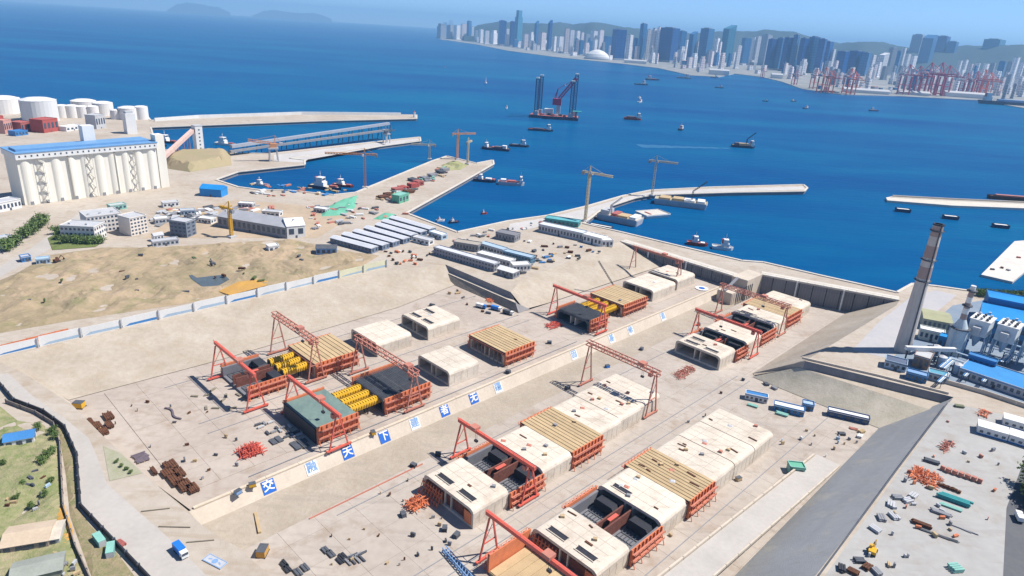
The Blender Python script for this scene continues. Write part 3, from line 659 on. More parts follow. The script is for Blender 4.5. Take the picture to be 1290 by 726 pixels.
segment(146, 165.5, T2-3, RW, ZR, 'done', 'white segment next to the boarded one near the faded gantry', clutter=3)
segment(165.7, 185, T2-4, RW, ZR, 'done', 'white segment with brown roof bundles before the faded gantry', clutter=7)
segment(185.2, 205, T2-5, RW, ZR, 'done', 'white segment standing right under the faded gantry', clutter=4)
T2F = 38.0
segment(277, 297, T2F, RW, ZR, 'done', 'white segment with open dark end and slotted roof beyond the empty floor', hatches=3, clutter=3)
segment(297, 313, T2F, RW, ZR, 'open', 'short roofless segment behind the open ended white one')
segment(313, 334, T2F, RW, ZR, 'done', 'white segment below the small red gantry of the far row', clutter=2)
segment(334, 358, T2F-1, RW, ZR, 'open', 'roofless segment between the two red gantries of the far row')
segment(358, 380, T2F-2, RW, ZR, 'done', 'white segment with dark roof slot behind the far gantries', hatches=1, clutter=2)
segment(380, 406, T2F-3, RW, ZR, 'wood', 'brown boarded segment near the right dock gate', clutter=2)
segment(406, 428, T2F-4, RW, ZR, 'done', 'white segment closest to the right dock gate', clutter=1)
TB = -43.0
segment(35, 58, TB+2, BW+2, ZL, 'net', 'segment covered with grey green netting behind an orange shutter', h=9)
segment(75, 105, TB+1, BW, ZL, 'cage', 'segment topped with dark rebar cage and orange shutters by the lettered wall', h=9)
segment(120, 142.5, TB, BW, ZL, 'done', 'white segment with two open bays between rebar cage and boarded segment', h=9, clutter=0)
segment(162, 188, TB, BW+2, ZL, 'wood', 'tan boarded segment standing alone near the lettered wall', h=9, clutter=1)
segment(242, 262, TB+2, BW, ZL, 'cage', 'dark topped segment beneath the red gantry near the hut platform', h=9)
segment(284, 314, TB-1, BW, ZL, 'wood', 'brown boarded segment with yellow formwork sticking out near the platform bank', h=9, clutter=1)
segment(328, 360, TB-4, BW, ZL, 'done', 'white segment with open bays in front of the left gate', h=9, clutter=1)
segment(366, 393, TB-6, BW, ZL, 'done', 'white segment with a red end frame against the left gate', h=9, clutter=2, front_form=True)
TA = -98.0
segment(28, 50, TA-2, BW+2, ZL, 'open', 'roofless dark segment under the first red gantry of the upper dock', h=9)
segment(67, 95, TA, BW, ZL, 'wood', 'boarded segment swallowing yellow formwork beneath a faded brown gantry', h=9, clutter=0)
segment(109, 135, TA, BW, ZL, 'done', 'plain white segment behind the brown gantry', h=9, clutter=0)
segment(148, 175, TA, BW, ZL, 'done', 'white segment with roof slots farthest along the upper bank', h=9, hatches=3, clutter=1)

# yellow inner formwork carriages
def carriage(s0, s1, t, z, zc, label, group):
    r = thing('inner_formwork', label, 'formwork', D((s0+s1)/2, t, z), DA, group)
    L = s1-s0
    obj('shell', M().prismx([(-2.0, zc-1.6), (-2.3, zc), (-1.7, zc+1.5), (0, zc+2.0), (1.7, zc+1.5), (2.3, zc), (2.0, zc-1.6)], -L/2, L/2), YELL, r)
    k = M(); n = int(L/1.5)
    for i in range(n+1):
        x = -L/2+0.2+(L-0.4)*i/n
        k.beam((x, -2.45, zc-1.4), (x, -2.45, zc+0.9), 0.3); k.beam((x, 2.45, zc-1.4), (x, 2.45, zc+0.9), 0.3); k.beam((x, -1.7, zc+1.75), (x, 1.7, zc+1.75), 0.3, 0.7)
    obj('ribs', k, CABYEL, r)
    g = M()
    for x in (-L/2+1, 0, L/2-1):
        for y in (-1.6, 1.6): g.beam((x, y, 0.02), (x, y, zc-1.5), 0.5)
    obj('leg_frame', g, DARK, r)
    obj('end_plate', M().box((-L/2-0.1, 0, zc-0.1), (0.16, 3.0, 2.6)), SLATE, r)
for i, dt in enumerate((-9, 0, 9)):
    carriage(51, 72, TA+dt*0.85, ZL, 6.0, 'ribbed yellow formwork tunnel running into the boarded segment under the brown gantry', 'yellow formwork beside the first gantry')
    carriage(58.5, 79, TB+1+dt*0.85, ZL, 6.0, 'ribbed yellow formwork tunnel between netted segment and rebar cage', 'yellow formwork behind the netted segment')
    carriage(263, 285, TB+dt*0.85, ZL, 6.0, 'ribbed yellow formwork tunnel beside the gantry near the hut platform', 'yellow formwork near the platform')

# ------------------------------------------------------------------ gantry cranes
def gantry(s, t0, t1, z, H, label, material, truss=False, trolley=0.35, spread=5.0):
    r = thing('gantry_crane', label, 'gantry crane', D(s, (t0+t1)/2, z+0.03), DA, 'red gantry cranes over the dock')
    w = (t1-t0)/2
    if truss:
        for x in (-1.5, 1.5):
            m = M(); n = 12
            m.beam((x, -w-2, H), (x, w+2, H), 0.5); m.beam((x, -w-2, H+2.4), (x, w+2, H+2.4), 0.5)
            for i in range(n): y = -w-2+(2*w+4)*i/n; y2 = y+(2*w+4)/n; m.beam((x, y, H), (x, (y+y2)/2, H+2.4), 0.28); m.beam((x, (y+y2)/2, H+2.4), (x, y2, H), 0.28)
            obj('girder', m, material, r)
        m = M()
        for i in range(9): y = -w-2+(2*w+4)*i/8; m.beam((-1.5, y, H), (1.5, y, H), 0.3); m.beam((-1.5, y, H+2.4), (1.5, y, H+2.4), 0.3)
        obj('cross_bracing', m, material, r)
        top = H
    else:
        obj('girder', M().bb(-0.7, 0.7, -w-2.2, w+2.2, H+0.2, H+1.9), material, r)
        m = M()
        for y in (-w-2, w+2): m.beam((-0.8, y, H+1.9), (-0.8, y, H+2.9), 0.12)
        m.beam((-0.8, -w-2, H+2.9), (-0.8, w+2, H+2.9), 0.14); m.beam((-0.8, -w-2, H+2.4), (-0.8, w+2, H+2.4), 0.1)
        for i in range(9): y = -w-2+(2*w+4)*i/8; m.beam((-0.8, y, H+1.9), (-0.8, y, H+2.9), 0.1)
        obj('handrail', m, material, r)
        top = H
    for sg in (-1, 1):
        y = sg*w
        for sx in (-1, 1):
            m = M(); m.beam((sx*spread, y, 0.9), (sx*0.9, y*0.985, top+0.1), 0.62, 0.62)
            obj('leg', m, material, r)
        m = M(); m.beam((-spread*0.62, y, H*0.42), (spread*0.62, y, H*0.42), 0.4)
        m.beam((-spread*0.62, y, H*0.42), (spread*0.25, y, H*0.8), 0.22)
        obj('leg_brace', m, material, r)
        b = obj('sill_beam', M().bb(-spread-1.6, spread+1.6, y-0.5, y+0.5, 0.75, 1.6), material, r)
        m = M()
        for x in (-spread-1, -spread+0.6, spread-0.6, spread+1): m.tube((x, y-0.35, 0.4), (x, y+0.35, 0.4), 0.4, n=8)
        obj('wheel_set', m, DARK, b)
    y = -w+2*w*trolley
    t = obj('trolley', M().bb(-1.8, 1.8, y-2, y+2, H+(2.5 if truss else 1.95), H+(4.0 if truss else 3.4)), RUSTC, r)
    m = M(); 
    for d in (-0.5, 0.5): m.beam((1.2, y+d, H+2), (1.2, y+d, H-5), 0.1)
    m.bb(0.6, 1.8, y-0.9, y+0.9, H-6, H-5)
    obj('hook_block', m, DARK, t)
    obj('control_cabin', M().bb(-1.3, 1.0, -w+2.5, -w+4.5, H-2.3, H-0.02), RUSTC, r)
gantry(27, -116, -72, ZL, 20, 'bright red gantry spanning a roofless segment near the printed hoarding', REDC)
gantry(66, -125, -80, ZL, 24, 'faded brown trussed gantry over the boarded segment with yellow formwork', RUSTC, True)
gantry(41, -60, -15, ZL, 18, 'bright red gantry spanning the netted segment', REDC)
gantry(90, -74, -21, ZL, 21, 'faded red trussed gantry over the dark rebar cage', RUSTC, True, 0.1)
gantry(248, -64, -20, ZL, 20, 'bright red gantry near the hut platform bank', REDC)
gantry(89, 18, 65, ZR, 18, 'bright red gantry standing over a roofless segment of the middle row', REDC, trolley=0.8)
gantry(195, 11, 58, ZR, 26, 'faded orange trussed gantry above the white joined segments', RUSTC, True, 0.2)
gantry(52, 78, 125, ZR, 20, 'thin red gantry over the boarded base of the front row', REDC)
gantry(315, 14, 60, ZR, 18, 'small bright red gantry crossing the far row', REDC, trolley=0.6)
gantry(367, 4, 56, ZR, 22, 'faded red trussed gantry of the far row near the right gate', RUSTC, True)
gantry(376, -86, -40, ZL, 21, 'thin faded red gantry beside the left gate', RUSTC)

# ------------------------------------------------------------------ characters on the dividing wall
def text_mesh(ch, size):
    cu = bpy.data.curves.new('character', 'FONT'); cu.body = ch; cu.size = size; cu.extrude = 0.05; cu.offset = 0.02*size
    cu.align_x = 'CENTER'; cu.align_y = 'CENTER'; cu.resolution_u = 2
    o = bpy.data.objects.new('tmp', cu); COL.objects.link(o)
    dg = bpy.context.evaluated_depsgraph_get(); me = bpy.data.meshes.new_from_object(o.evaluated_get(dg))
    bpy.data.objects.remove(o); return me
WTILT = math.atan2(WB-WT, ZL-ZW)
def wall_sign(s, ch, faded, label):
    o = thing('wall_sign', label, 'sign', (0, 0, 0), 0, 'character signs on the dividing wall')
    zc = (ZL+ZW)/2; tc = (WT+WB)/2
    nrm = DV*math.cos(WTILT)+Vector((0, 0, 1))*math.sin(WTILT); up = nrm.cross(DU).normalized()*-1
    up = Vector((0, 0, 1)).cross(DU).cross(DU) if False else (Vector((0, 0, 1))-nrm*nrm.z).normalized()
    c = D(s, tc, zc)+nrm*0.12
    o.matrix_world = Matrix(((DU.x, up.x, nrm.x, c.x), (DU.y, up.y, nrm.y, c.y), (DU.z, up.z, nrm.z, c.z), (0, 0, 0, 1)))
    obj('board', M().box((0, 0, 0), (5.8, 5.8, 0.2)), WHITE if faded else SBLUE, o)
    t = obj('character', text_mesh(ch, 5.2), SBLUP if faded else WHITE, o); t.location = (0, 0.25, 0.16)
for s, ch, fd, mean in ((5, '交', 0, 'join'), (26, '融', 1, 'blend'), (45, '天', 0, 'sky'), (66, '下', 0, 'below'), (85, '建', 1, 'build'), (105, '者', 0, 'person'), (126, '无', 0, 'without'), (145, '疆', 1, 'border')):
    wall_sign(s, ch, fd, ('faded white board with blue' if fd else 'blue board with white')+' character meaning '+mean+' on the dividing wall')
for s, ch, mean in ((213, '固', 'firm'), (253, '基', 'base'), (275, '修', 'repair'), (316, '道', 'way')):
    wall_sign(s, ch, 1, 'weathered pale board with faded blue character on the seaward half of the dividing wall')
# round emblem board on the floor end of the wall
r = thing('emblem_board', 'oval white board with dark blue emblem near the dock gate', 'sign', D(388, -24, ZL+0.03), DA)
obj('board', M().lathe((0, 0, 0), [(5.4, 0), (5.4, 0.3)], 24), WHITE, r)
obj('emblem', M().lathe((0, 0, 0.3), [(2.6, 0), (2.6, 0.08)], 16), SBLUE, r)

# ================================================================== DOCK GATES
def dock_gate(p0, p1, zb, n, label):
    a = D(*p0); b = D(*p1); d = b-a; L = d.length; rz = math.atan2(d.y, d.x)
    r = thing('dock_gate', label, 'dock gate', (a.x, a.y, zb+0.02), rz)
    H = ZQ-zb; w = L/n
    for i in range(n):
        c = obj('caisson', M().bb(i*w+0.25, (i+1)*w-0.25, 0.3, 7, 0, H-0.9), GATEG, r)
        m = M()
        for k in range(5): x = i*w+w*(k+0.5)/5; m.bb(x-0.18, x+0.18, -0.05, 0.3, 0.4, H-1.2)
        obj('rib', m, GREY, c)
    obj('coping', M().bb(0, L, -0.4, 8.6, H-0.9, H+0.5), MATS['kerb_pale'], r)
    for x in (L*0.28, L*0.62): obj('guide_post', M().bb(x-0.6, x+0.6, -1.3, -0.41, 0, H), WHITE, r)
    m = M()
    k = int(L/6)
    for i in range(k+1): m.beam((L*i/k, 0.1, H+0.5), (L*i/k, 0.1, H+1.7), 0.14)
    m.beam((0, 0.1, H+1.7), (L, 0.1, H+1.7), 0.12)
    obj('handrail', m, LGREY, r)
dock_gate((412, -127), (412, -10), ZL-1, 12, 'grey ribbed caisson gate closing the upper dock against the sea')
dock_gate((436, 2.5), (472, 101), ZR-1, 10, 'grey caisson gate closing the lower dock against the sea')
r = thing('gate_pier', 'pale concrete pier with stairs between the two dock gates', 'pier', D(424, -3, ZR), DA)
obj('pier_body', M().bb(-14, 14, -7, 7, 0, 17.6), WALLC, r)
obj('lower_block', M().bb(-34, -14.1, -5, 8, 0, 10), WALLC, r)
m = M(); m.beam((-34, 2, 10.6), (-14, 2, 17.5), 2.4, 0.8); obj('stair_ramp', m, GREY, r)
for i in range(9): obj('fender_post', M().beam((-30+i*3.2, -7.2, 0.1), (-30+i*3.2, -7.2, 13), 0.5), SLATE, r)

# ================================================================== HOARDING along the bank
hpx = [(-6, 451), (40, 438), (85, 427), (140, 416), (177, 408), (212, 400), (265, 388), (297, 379), (330, 371), (365, 362), (400, 355), (440, 346), (487, 337)]
r = thing('hoarding', 'long white and blue printed hoarding above the dock bank', 'fence', (0, 0, 0))
for i in range(len(hpx)-1):
    a = D(*[(-62+i*21.2), -192.6], ZQ); b = D(-62+(i+1)*21.2-0.7, -192.6, ZQ)
    w = (b-a).length; hh = 6.2 if i % 2 else 5.6
    p = obj('panel', M().bb(0, w, -0.1, 0.1, 0.02, hh), WHITE if i < 10 else mat('cream_panel', (0.68, 0.66, 0.46), amt=0.3), r); p.location = a; p.rotation_euler = (0, 0, DA)
    m = M(); x0 = w*random.uniform(0.35, 0.6); e = -0.14
    m.add([(w*0.06, e, 0.5), (w*0.94, e, 0.5), (w*0.94, e, hh*0.34), (w*0.06+x0*0.3, e, hh*(0.2+0.2*random.random()))], [(0, 1, 2, 3)])
    obj('print', m, BLUER if i % 3 == 0 else PBLUE, p)
    q = obj('buttress', M().bb(w-0.3, w+0.3, -0.9, -0.12, 0.02, hh+0.3), LGREY, p)
r = thing('barrier_fence', 'orange site fence behind the end of the hoarding', 'fence', (0, 0, 0))
for i in range(6):
    a = D(-66+i*7, -199-i*0.6, ZQ+0.05); p = obj('panel', M().bb(0, 6.8, -0.08, 0.08, 0.05, 3.2), ORNG, r); p.location = a; p.rotation_euler = (0, 0, DA+0.04)
    obj('post', M().bb(-0.1, 0.1, -0.15, 0.15, 0.02, 3.5), REDC, p)

# ================================================================== WALLS AND FENCES by the access road
def wall_line(name, pts, h, th, material, label, post=None):
    r = thing(name, label, 'wall', (0, 0, 0)); P_ = px(pts, ZQ+0.02)
    for a, b in zip(P_, P_[1:]):
        n = max(1, round((b-a).length/9)); 
        for i in range(n):
            p = a.lerp(b, i/n); q = a.lerp(b, (i+1)/n); d = q-p; rz = math.atan2(d.y, d.x); L = d.length
            o = obj('panel', M().bb(0, L-0.08, -th/2, th/2, 0, h), material, r); o.location = p; o.rotation_euler = (0, 0, rz)
            if post: obj('post', M().bb(-0.2, 0.2, -th, th, 0, h+0.3), post, o)
wall_line('boundary_wall', [(-8, 476), (18, 507), (55, 521), (82, 541), (97, 575), (102, 640), (130, 670), (192, 735)], 2.4, 0.5, DARK, 'dark boundary wall along the outer side of the access road', SLATE)
wall_line('boundary_fence', [(8, 508), (45, 522), (68, 536), (76, 560), (80, 640), (95, 690), (118, 740)], 2.0, 0.3, mat('weathered_fence', (0.16, 0.13, 0.12), (0.3, 0.25, 0.2), scale=0.4, amt=0.5), 'weathered brown fence below the boundary wall', SLATE)
wall_line('boundary_wall', [(1010, 452), (1105, 474), (1195, 497)], 1.3, 0.8, WALLC, 'low pale wall above the stepped bank')
wall_line('boundary_wall', [(1190, 483), (1240, 497), (1300, 517)], 2.6, 0.6, WALLC, 'white wall between storage yard and power plant')
wall_line('yard_kerb', [(1193, 509), (1130, 592), (1028, 730)], 0.5, 0.5, SLATE, 'thin dark kerb along the top of the grey bank')

# ================================================================== BUILDINGS
def building(name, label, a, b, depth, h, wall, roof, kind='flat', win=None, group=None, z=ZQ, rh=2.0, cat='building', door=True, vents=0):
    p, rz, L = front(a, b, z)
    r = thing(name, label, cat, (p.x, p.y, z+0.02), rz, group)
    obj('wall', M().bb(0, L, 0, depth, 0, h), wall, r)
    if kind == 'flat':
        rf = obj('roof', M().bb(-0.25, L+0.25, -0.25, depth+0.25, h, h+0.45), roof, r)
        m = M()
        for x0, x1, y0, y1 in ((0, L, -0.2, 0.15), (0, L, depth-0.15, depth+0.2), (-0.2, 0.15, 0.2, depth-0.2), (L-0.15, L+0.2, 0.2, depth-0.2)): m.bb(x0, x1, y0, y1, h+0.45, h+1.0)
        obj('parapet', m, wall, rf)
    else:
        m = M().prismx([(-0.4, h), (depth+0.4, h), (depth/2, h+rh)], -0.35, L+0.35)
        rf = obj('roof', m, roof, r)
    for i in range(vents): obj('roof_unit', M().bb(L*(i+0.3)/max(1, vents), L*(i+0.3)/max(1, vents)+1.6, depth*0.3, depth*0.3+1.6, h+0.45, h+1.8), LGREY, rf)
    if win:
        rows, cols = win
        fm = M().box((0, 0, 0), (1, 1, 1)); 
        for i in range(rows):
            zc = h*(i+0.55)/rows; wh = h/rows*0.45
            for j in range(cols):
                xc = L*(j+0.5)/cols; ww = L/cols*0.55
                obj('window', M().bb(xc-ww/2, xc+ww/2, -0.12, -0.01, zc-wh/2, zc+wh/2), GLASSB, r)
            kc = max(1, int(cols*depth/L))
            for j in range(kc):
                yc = depth*(j+0.5)/kc; ww = depth/kc*0.5
                obj('window', M().bb(L+0.01, L+0.12, yc-ww/2, yc+ww/2, zc-wh/2, zc+wh/2), GLASSB, r)
    if door: obj('door', M().bb(L*0.46, L*0.46+1.6, -0.16, -0.02, 0.05, min(2.4, h*0.7)), SLATE, r)
    return r
# offices by the silo road
building('office_building', 'white three storey office beside the green verge', (78, 304), (121, 306), 17, 12.5, mat('office_white', (0.70, 0.67, 0.63), amt=0.3), LGREY, win=(3, 8), vents=2)
building('office_building', 'longer white office with flat roof behind the three storey one', (112, 295), (156, 289), 22, 14, mat('office_pale', (0.72, 0.68, 0.64), amt=0.3), LGREY, win=(4, 9), vents=3)
building('office_building', 'tall narrow cream office with small windows beside the alley', (166, 298), (187, 293), 16, 15, mat('office_cream', (0.72, 0.66, 0.59), amt=0.3), LGREY, win=(5, 5))
building('office_building', 'dark glazed block with pale frame near the workshop', (215, 297), (236, 300), 12, 13, mat('slate_block', (0.17, 0.20, 0.25), amt=0.4), LGREY, win=(4, 4))
building('site_hut', 'tiny white gabled hut between offices', (195, 305), (207, 303), 6, 5, WHITE, LGREY, 'gable', win=(1, 3), cat='hut')
building('site_hut', 'long low pale hut beside the tiny gabled one', (193, 312), (226, 308), 7, 4, LGREY, LGREY, win=(1, 6), cat='hut')
building('workshop', 'grey workshop with white gable and dark doorway', (275, 286), (361, 301), 24, 10, GREY, mat('workshop_roof', (0.36, 0.37, 0.40), amt=0.4), 'gable', win=(1, 14), rh=5)
building('workshop_annex', 'white gabled annex with dark gate at the end of the workshop', (362, 301), (385, 299), 22, 11, WHITE, WHITE, 'gable', rh=4.5, win=(1, 2))
building('blue_tent', 'small bright blue tarpaulin shed beside the harbour basin', (252, 247), (279, 249), 15, 8, BRBLUE, BRBLUE, 'gable', rh=3.5, cat='shed')
building('site_hut', 'blue and grey plant shed at the edge of the bare earth', (398, 322), (424, 322), 10, 6, SBLUP, SLATE, 'gable', win=(1, 4), cat='hut')
building('site_hut', 'white box hut with blue base on the bare earth', (339, 319), (352, 317), 6, 5, WHITE, WHITE, win=(1, 2), cat='hut')
building('workshop', 'low white workshop with ochre yard beside the silo foot', (0, 268), (28, 262), 14, 8, WHITE, LGREY, win=(1, 6))
building('site_hut', 'pale blue hut beside the tree lined road', (3, 312), (22, 306), 10, 5, PBLUE, LGREY, win=(1, 4), cat='hut')
building('site_hut', 'blue cabin where the road meets the bare earth', (28, 331), (40, 329), 6, 3.4, BLUER, LGREY, win=(1, 3), cat='hut')
building('site_hut', 'grey blue cabin next to the blue one at the bare earth', (46, 334), (64, 332), 6, 3.4, PBLUE, PBLUE, win=(1, 4), cat='hut')
# rows of long sheds
SHR = mat('shed_roof_pale', (0.56, 0.57, 0.60), (0.42, 0.44, 0.48), amt=0.4)
SHW = mat('shed_wall_blue_grey', (0.13, 0.17, 0.25), (0.2, 0.24, 0.31), amt=0.4)
for i, (a, b) in enumerate([((416, 306), (468, 320)), ((430, 301.5), (482, 316)), ((444, 297.5), (495, 312)), ((458, 293), (508, 308)), ((472, 289), (518, 303)), ((480, 284.5), (530, 299)), ((490, 280), (541, 295))]):
    building('storage_shed', 'long low shed with pale roof and blue grey wall in the quay rows', a, b, 8.5, 4.6, SHW, SHR, 'gable', win=(1, 12), group='rows of long low sheds behind the quay', rh=1.4, cat='shed')
# huts on the platform by the dock
building('site_hut', 'longest grey hut along the edge of the dock platform', (546, 321), (622, 343), 8, 6, mat('hut_wall_grey', (0.30, 0.30, 0.33), amt=0.4), SHR, win=(2, 20), cat='hut')
building('site_hut', 'short hut with white gable end beside the longest one', (626, 346), (646, 352), 9, 5, GREY, WHITE, 'gable', win=(1, 4), cat='hut')
building('site_hut', 'grey hut with tan roof behind the longest hut', (571, 313), (602, 318), 10, 5.5, GREY, mat('hut_roof_tan', (0.38, 0.34, 0.29), amt=0.4), win=(1, 8), cat='hut')
building('site_hut', 'pale blue hut in line with the teal walled one', (603, 314), (633, 323), 8, 5, LGREY, PBLUE, win=(1, 8), cat='hut')
building('site_hut', 'teal and blue walled hut with pale roof', (633, 325), (668, 334), 8, 5.5, mat('teal_wall', (0.10, 0.20, 0.28), amt=0.4), PBLUE, win=(2, 9), cat='hut')
building('site_hut', 'broad white roofed hut in the middle of the platform', (600, 326), (642, 337), 9, 4.5, LGREY, WHITE, win=(1, 9), cat='hut')
building('site_hut', 'white hut with lean roof close to the platform edge', (646, 342), (668, 341), 8, 4.5, WHITE, WHITE, win=(1, 5), cat='hut')
building('site_hut', 'dark grey hut under the mole road', (624, 301), (648, 306), 12, 6, GREY, mat('hut_roof_dark', (0.2, 0.2, 0.22), amt=0.4), win=(1, 6), cat='hut')
building('quay_store', 'long white store with blue eaves beside the work ships', (678, 292), (733, 304), 11, 7, LGREY, mat('roof_white_blue', (0.58, 0.64, 0.68), amt=0.3), win=(1, 14), cat='store')
building('quay_store', 'white stepped store at the corner of the quay', (734, 305), (757, 311), 11, 7, WHITE, WHITE, win=(1, 5), cat='store')
building('quay_store', 'small white end block beside the concrete bank', (758, 311), (772, 311), 8, 5.5, WHITE, WHITE, win=(1, 3), cat='store')
building('quay_store', 'teal roofed open store at the quay edge', (686, 281), (728, 287), 12, 4.5, TEAL, mat('teal_roof', (0.12, 0.38, 0.42), amt=0.4), win=(1, 8), cat='store')

# ------------------------------------------------------------------ grain silo
p, rz, L = front((33, 260), (205, 237.5))
r = thing('grain_silo', 'huge cream grain silo with blue roof and zigzag stairs', 'silo', (p.x, p.y, ZQ+0.02), rz)
H = 43; n = 10; rad = L/n/2
for j in range(3):
    for i in range(n):
        if j == 1 and 0 < i < n-1: continue
        obj('cylinder_bin', M().lathe((rad*(2*i+1), 2+rad*(2*j+1), 0), [(rad*0.998, 0), (rad*0.998, H)], 28), CREAM, r)
obj('core_wall', M().bb(0.4, L-0.4, 2+rad*0.24, 2+5.7*rad, 0, H-0.5), CREAM, r)
for i in (3.33, 6.66): obj('expansion_joint', M().bb(L*i/10-0.55, L*i/10+0.55, 1.4+rad*0.05, 1.9+rad*0.35, 0, H), mat('joint_dark_panel', (0.34, 0.32, 0.27), amt=0.3), r)  # joints are panels in a darker tone than the cream bins
top = obj('top_gallery', M().bb(-0.5, L+0.5, 1.0, 2+6*rad+1, H, H+5.5), WHITE, r)
obj('roof', M().bb(-1, L+1, 0.5, 2+6*rad+1.5, H+5.5, H+6.3).bb(L*0.02, L*0.96, 8, 2+4*rad, H+6.3, H+8.3), mat('silo_roof_blue', (0.15, 0.31, 0.52), (0.11, 0.25, 0.45), rough=0.5, amt=0.4), r)
for i in range(26): obj('window', M().bb(L*(i+0.4)/26, L*(i+0.4)/26+1.3, 0.86, 0.99, H+2.0, H+3.6), GLASSB, top)
for k in (0.145, 0.475, 0.80):
    x0 = L*k; m = M(); y = 1.2
    for i in range(9):
        za = i*H/9; zb = (i+1)*H/9; a, b = (x0-2.0, x0+2.0) if i % 2 else (x0+2.0, x0-2.0)
        m.beam((a, y, za+0.2), (b, y, zb), 0.9, 0.5); m.bb(min(b-0.9, b+0.9), max(b-0.9, b+0.9), y-0.6, y+0.6, zb-0.1, zb+0.25)
    m.beam((x0-3, y, 0), (x0-3, y, H), 0.25); m.beam((x0+3, y, 0), (x0+3, y, H), 0.25)
    obj('stair', m, mat('stair_steel', (0.46, 0.43, 0.38), amt=0.3), r)
for i in range(10): obj('door', M().bb(rad*(2*i+1)-1.2, rad*(2*i+1)+1.2, 1.7, 2.05, 0.02, 3.2), GREY, r)
obj('stair_tower', M().bb(L+0.2, L+9, 3, 14, 0, H+13), CREAM, r)
obj('end_tower', M().bb(L*0.55, L*0.55+11, 2+5*rad, 2+5*rad+10, H+5.5, H+22), WHITE, r)
# conveyor tower and inclined conveyor
p = G(251, 190); r = thing('transfer_tower', 'slim white conveyor tower behind the silo', 'tower', (p.x, p.y, ZQ), 0.9)
obj('shaft', M().box((0, 0, 17), (10, 10, 34)), WHITE, r); obj('cap', M().box((0, 0, 34.4), (10.8, 10.8, 0.8)), LGREY, r)
for i in range(6): obj('window', M().box((0, -5.06, 4+i*5), (2, 0.1, 1.8)), GLASSB, r)
q = G(200, 213); r = thing('inclined_conveyor', 'pinkish inclined conveyor climbing to the white tower', 'conveyor', (0, 0, 0))
a = Vector((q.x, q.y, ZQ+8)); b = Vector((p.x-4, p.y-4, ZQ+28))
obj('gallery', M().beam(a, b, 5, 4.5), mat('conveyor_cladding', (0.62, 0.46, 0.40), (0.5, 0.33, 0.28), amt=0.4), r)
for i in range(1, 6):
    c = a.lerp(b, i/6); m = M(); m.beam((c.x-2, c.y, ZQ), (c.x-1.6, c.y, c.z-2.2), 0.6); m.beam((c.x+2, c.y, ZQ), (c.x+1.6, c.y, c.z-2.2), 0.6); m.beam((c.x-2, c.y, ZQ+2), (c.x+1.6, c.y, c.z-4), 0.3)
    obj('trestle', m, RUSTC, r)
rough_patch('earth_bank', px([(208, 212), (205, 204), (222, 197), (290, 194), (292, 208), (240, 217)], ZQ+0.1), mat('earth_bank', (0.27, 0.25, 0.13), (0.36, 0.27, 0.17), scale=0.05, amt=0.5), ZQ+0.1, 6, 15, 0.0005, 9)
# tank farm
TANKW = mat('tank_white', (0.72, 0.70, 0.67), (0.62, 0.60, 0.57), scale=0.03, amt=0.4)
TANKG = mat('tank_pale_grey', (0.62, 0.63, 0.63), (0.54, 0.55, 0.55), scale=0.03, amt=0.4)
for cx, by, wpx, top, mt, lb in [(6, 142, 30, 121, TANKW, 'broad white storage tank with flat roof beyond the red sheds'), (31, 141, 18, 124, TANKW, 'white storage tank squeezed between the broad white and the grey one'), (52, 152, 33, 121, TANKG, 'broad pale grey storage tank with railing'),
        (79, 148, 13, 130, TANKW, None), (92, 148, 13, 130, TANKW, None), (105, 148, 12, 131, TANKW, None), (118, 148, 12, 131, TANKW, None), (107, 141, 24, 124, TANKW, 'tall white domed tank behind the small white row'), (131, 145, 20, 126, TANKW, 'tall white tank closing the small white row'),
        (147, 150, 11, 136, TANKW, 'smallest white tank beside the white head tower'), (163, 150, 20, 132, TANKW, 'white tank between smallest tank and the last one by the breakwater'), (179, 150, 14, 130.5, TANKW, 'white tank standing last before the breakwater')]:
    c = G(cx, by); dist = math.hypot(c.x, c.y, CAMZ); rr = wpx/2/FPX*dist*0.97; h = (by-top)/FPX*dist*0.66
    r = thing('storage_tank', lb or 'small white storage tank in the tight row of four', 'tank', (c.x, c.y, ZQ), 0, 'storage tanks of the oil terminal')
    obj('shell', M().lathe((0, 0, 0), [(rr, 0), (rr, h)], 28), mt, r)
    rf = obj('roof', M().lathe((0, 0, h), [(rr*1.01, 0), (rr*0.6, rr*0.12), (rr*0.05, rr*0.17)], 28), mt, r)
    m = M()
    for i in range(18): an = i*math.pi/9; m.beam((rr*math.cos(an), rr*math.sin(an), h), (rr*math.cos(an), rr*math.sin(an), h+1.4), 0.25)
    obj('railing', m, LGREY, rf)
    m = M()
    for i in range(10): an = 3.6+i*0.09; m.box((math.cos(an)*(rr+0.5), math.sin(an)*(rr+0.5), h*(i+0.5)/10), (1.6, 1.2, 0.4), an)
    obj('spiral_stair', m, GREY, r)
# red sheds and pieces below the tanks
for a, b, d, h, mt, lb in [((-4, 168), (8, 166), 16, 22, REDB, 'tall dark red shed next to the pink one below the tanks'), ((7, 169), (17, 167), 14, 18, mat('pink_shed', (0.58, 0.30, 0.25), amt=0.4), 'pink shed between two red ones'), ((28, 167), (42, 165), 20, 13, DECKR, 'pinkish red shed under the grey tank'), ((56, 168), (75, 165), 22, 18, REDB, 'bright red shed at the corner of the silo roof'),
        ((20, 172), (36, 170), 14, 6, BLUER, 'low blue roofed shed in front of the red sheds'), ((84, 166), (104, 163), 14, 6, WHITE, 'low white shed beside the bright red one'), ((122, 163), (134, 161), 18, 20, LGREY, 'grey tower block behind the silo roof')]:
    building('terminal_shed', lb, a, b, d, h, mt, mt, win=(1, 4), cat='shed')
p = G(165, 168); r = thing('head_tower', 'square white head tower rising behind the silo roof', 'tower', (p.x, p.y, ZQ), 0.85)
